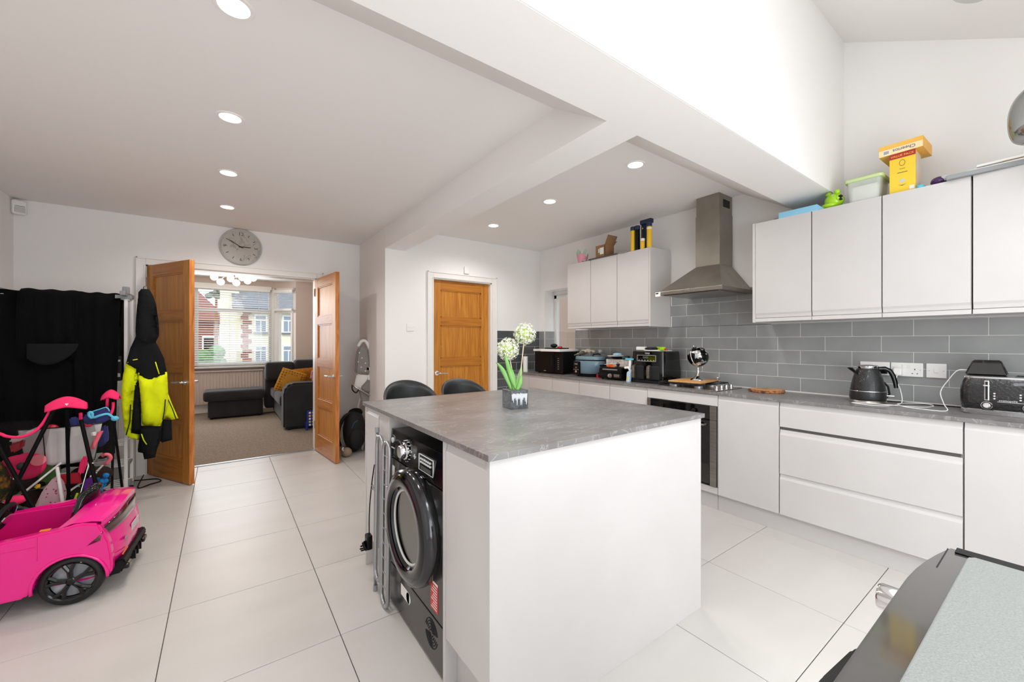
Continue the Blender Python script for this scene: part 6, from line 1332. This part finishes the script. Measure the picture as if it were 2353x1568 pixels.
for x0_, x1_, z1_ in ((.60, 1.04, .915), (1.05, 1.40, .945)): build('back_cushion', MB().box(x0_, x1_, 8.08, 8.36, .60, z1_, .06, 4), 'sofa', sf, True, smooth=40)
for x in (.78, 1.8):
    for y in (6.58, 8.4): build('foot', MB().cyl((x, y, .004), (x, y, .04), .02, n=12), 'black', sf, True)
def cushion(name, label, loc, s, mat, rx=0, ry=0, rzz=0):
    o = build(name, MB().grid(14, 14, lambda u, v: ((u-.5)*s, .055*(1-(2*u-1)**4)**.5*(1-(2*v-1)**4)**.5, (v-.5)*s)).grid(14, 14, lambda u, v: ((u-.5)*s, -.055*(1-(2*u-1)**4)**.5*(1-(2*v-1)**4)**.5, (v-.5)*s)), mat, smooth=1)
    o.location = loc; o.rotation_euler = (rx, ry, rzz); tag(o, label, 'cushion'); return o
hm, n, L, b = nodes_mat('honeycomb_mustard'); tc = n.new('ShaderNodeTexCoord'); vo = n.new('ShaderNodeTexVoronoi'); vo.inputs['Scale'].default_value = 26; vo.inputs['Randomness'].default_value = .15; vo.feature = 'DISTANCE_TO_EDGE'
L.new(tc.outputs['Object'], vo.inputs['Vector']); rr_ = n.new('ShaderNodeValToRGB'); rr_.color_ramp.elements[0].position = .1; rr_.color_ramp.elements[0].color = lin('#D19430'); rr_.color_ramp.elements[1].position = .22; rr_.color_ramp.elements[1].color = lin('#8F5E12'); L.new(vo.outputs['Distance'], rr_.inputs[0]); L.new(rr_.outputs[0], b.inputs['Base Color']); b.inputs['Roughness'].default_value = .9
cushion('cushion', 'mustard cushion with honeycomb pattern leaning at the sofa arm', (.85, 7.05, .655), .36, hm, .15, .35, .1)
cushion('cushion', 'plain mustard velvet cushion behind the honeycomb cushion', (1.1, 7.25, .66), .38, 'mustard', .2, -.08, -.15)
t = thing('toy_chair', 'grey and pink patterned toy seat on the sofa behind the oak leaf', 'toy', (1.3, 6.95, .475)); build('hood', MB().ball((1.27, 6.95, .72), .13, .8, .8, 1, 18, 12), 'hcgrey', t, True, smooth=1); build('pink_side', MB().prism([(1.10, .70), (1.24, .74), (1.26, .86), (1.12, .82)], 'y', 6.86, 6.9, .006).box(1.14, 1.3, 6.88, 7.0, .475, .75, .02), pbr('pink_floral', '#C86A88', .8, col2='#E8A8B8', scale=25), t, True)
gm_ = thing('counter_game', 'blue upright counter-drop game with yellow discs beside the sofa', 'game', (1.05, 6.42, .004))
build('frame', MB().box(.98, 1.28, 6.40, 6.44, .05, .28, .004), pbr('royal_blue', '#1B2F8A', .4), gm_, True); build('foot', MB().box(.965, .99, 6.36, 6.48, .004, .12, .004), pbr('royal_blue2', '#1B2F8A', .4), gm_, True)
for i in range(4):
    for j in range(5): build('disc', MB().cyl((1.02+i*.045, 6.398, .075+j*.043), (1.02+i*.045, 6.402, .075+j*.043), .015, n=14), 'yellow' if (i+j*2) % 4 else 'paper', gm_, True)
ch = thing('cluster_lamp', 'brass ceiling lamp with a cluster of glowing glass globes in the living room', 'ceiling lamp', (.14, 7.3, 2.42))
build('ceiling_plate', MB().lathe([(0, -.03), (.06, -.03), (.065, -.005), (.065, 0)], n=28), 'chrome', ch, smooth=40); build('stem', MB().cyl((0, 0, -.18), (0, 0, -.02), .008, n=10), 'chrome', ch)
for i, p in enumerate(((-0.104, 7.3, 2.218), (-0.026, 7.15, 2.137), (0.095, 7.4, 2.223), (0.162, 7.2, 2.146), (0.306, 7.3, 2.197), (0.386, 7.45, 2.263), (0.244, 7.6, 2.276))):
    q_ = V(p)-V((.14, 7.3, 2.42))
    g_ = build('arm', MB().tube([V((0, 0, -.14)), V((q_.x*.5, q_.y*.5, -.14)), q_+V((0, 0, .03))], .005, 6), 'chrome', ch, smooth=1)
    build('globe', MB().ball(q_, .048, u=20, v=14), 'globe', g_, smooth=1)
pl = bpy.data.lights.new('cluster_lamp_light', 'POINT'); pl.energy = 14; pl.shadow_soft_size = .25; pl.color = (1, .88, .72); po = bpy.data.objects.new('cluster_lamp_light', pl); C.objects.link(po); po.parent = ch; po.location = (0, 0, -.42)
# ================================================================ FOREGROUND TABLE OVEN
sd = thing('oven_stand', 'low white cabinet below the foreground oven, hidden by it', 'cabinet', (.7, -.1, 0)); build('body', MB().box(.40, 1.02, -.38, .10, 0, .60, .004), 'cab', sd, True); build('top', MB().box(.39, 1.03, -.39, .11, .60, .62, .003), 'cab', sd, True)
ov = thing('tabletop_oven', 'glossy dark grey tabletop oven with speckled grey top in the lower right corner', 'oven', (.7, -.1, .62))
gd = pbr('dark_gloss_grey', '#4C4A48', .1, .15, coat=.8)
def fy(x): return .150-.022*max(0, (x-.84)/.2)**2
n_ = 14; top = [(.40+(1.04-.40)*i/n_, fy(.40+(1.04-.40)*i/n_)) for i in range(n_+1)]
build('body', MB().prism(top+[(1.04, -.34), (.40, -.34)], 'z', .64, .915, .004), gd, ov, True, smooth=30)
build('top_plate', MB().prism([(.42, .108), (1.005, .102), (1.013, .095), (1.012, -.32), (.42, -.32)], 'z', .9155, .9195, .0015), 'speckle', ov, True)
build('rim_strip', MB().box(1.016, 1.0405, -.33, .118, .9155, .918, .001), 'black', ov, True)
build('seam', MB().box(.93, 1.03, .1265, .128, .9148, .9156), 'blackmat', ov, True)
build('door', MB().prism([(.905, .146), (.87, .174), (.80, .202), (.70, .210), (.42, .212), (.42, .146)], 'z', .655, .80, .006), 'blackgloss', ov, True, smooth=30)
build('door_trim', MB().prism([(.90, .150), (.855, .164), (.785, .182), (.70, .188), (.42, .19), (.42, .150)], 'z', .80, .806, .002), 'chrome', ov, True)
kk = build('knob', MB().lathe([(.026, 0), (.026, .004), (.022, .006), (.0215, .042), (.019, .046), (0, .046)], (.908, .147, .845), 36, (0, 1, 0)), 'chrome', ov, True, smooth=40)
build('knob_ring', MB().lathe([(.026, 0), (.026, .0035), (.02, .0035)], (.908, .1465, .845), 36, (0, 1, 0)), 'blackmat', kk, True, smooth=40)
for x in (.44, 1.0):
    for y in (-.3, .09): build('foot', MB().cyl((x, y, .62), (x, y, .642), .015, n=12), 'black', ov, True)
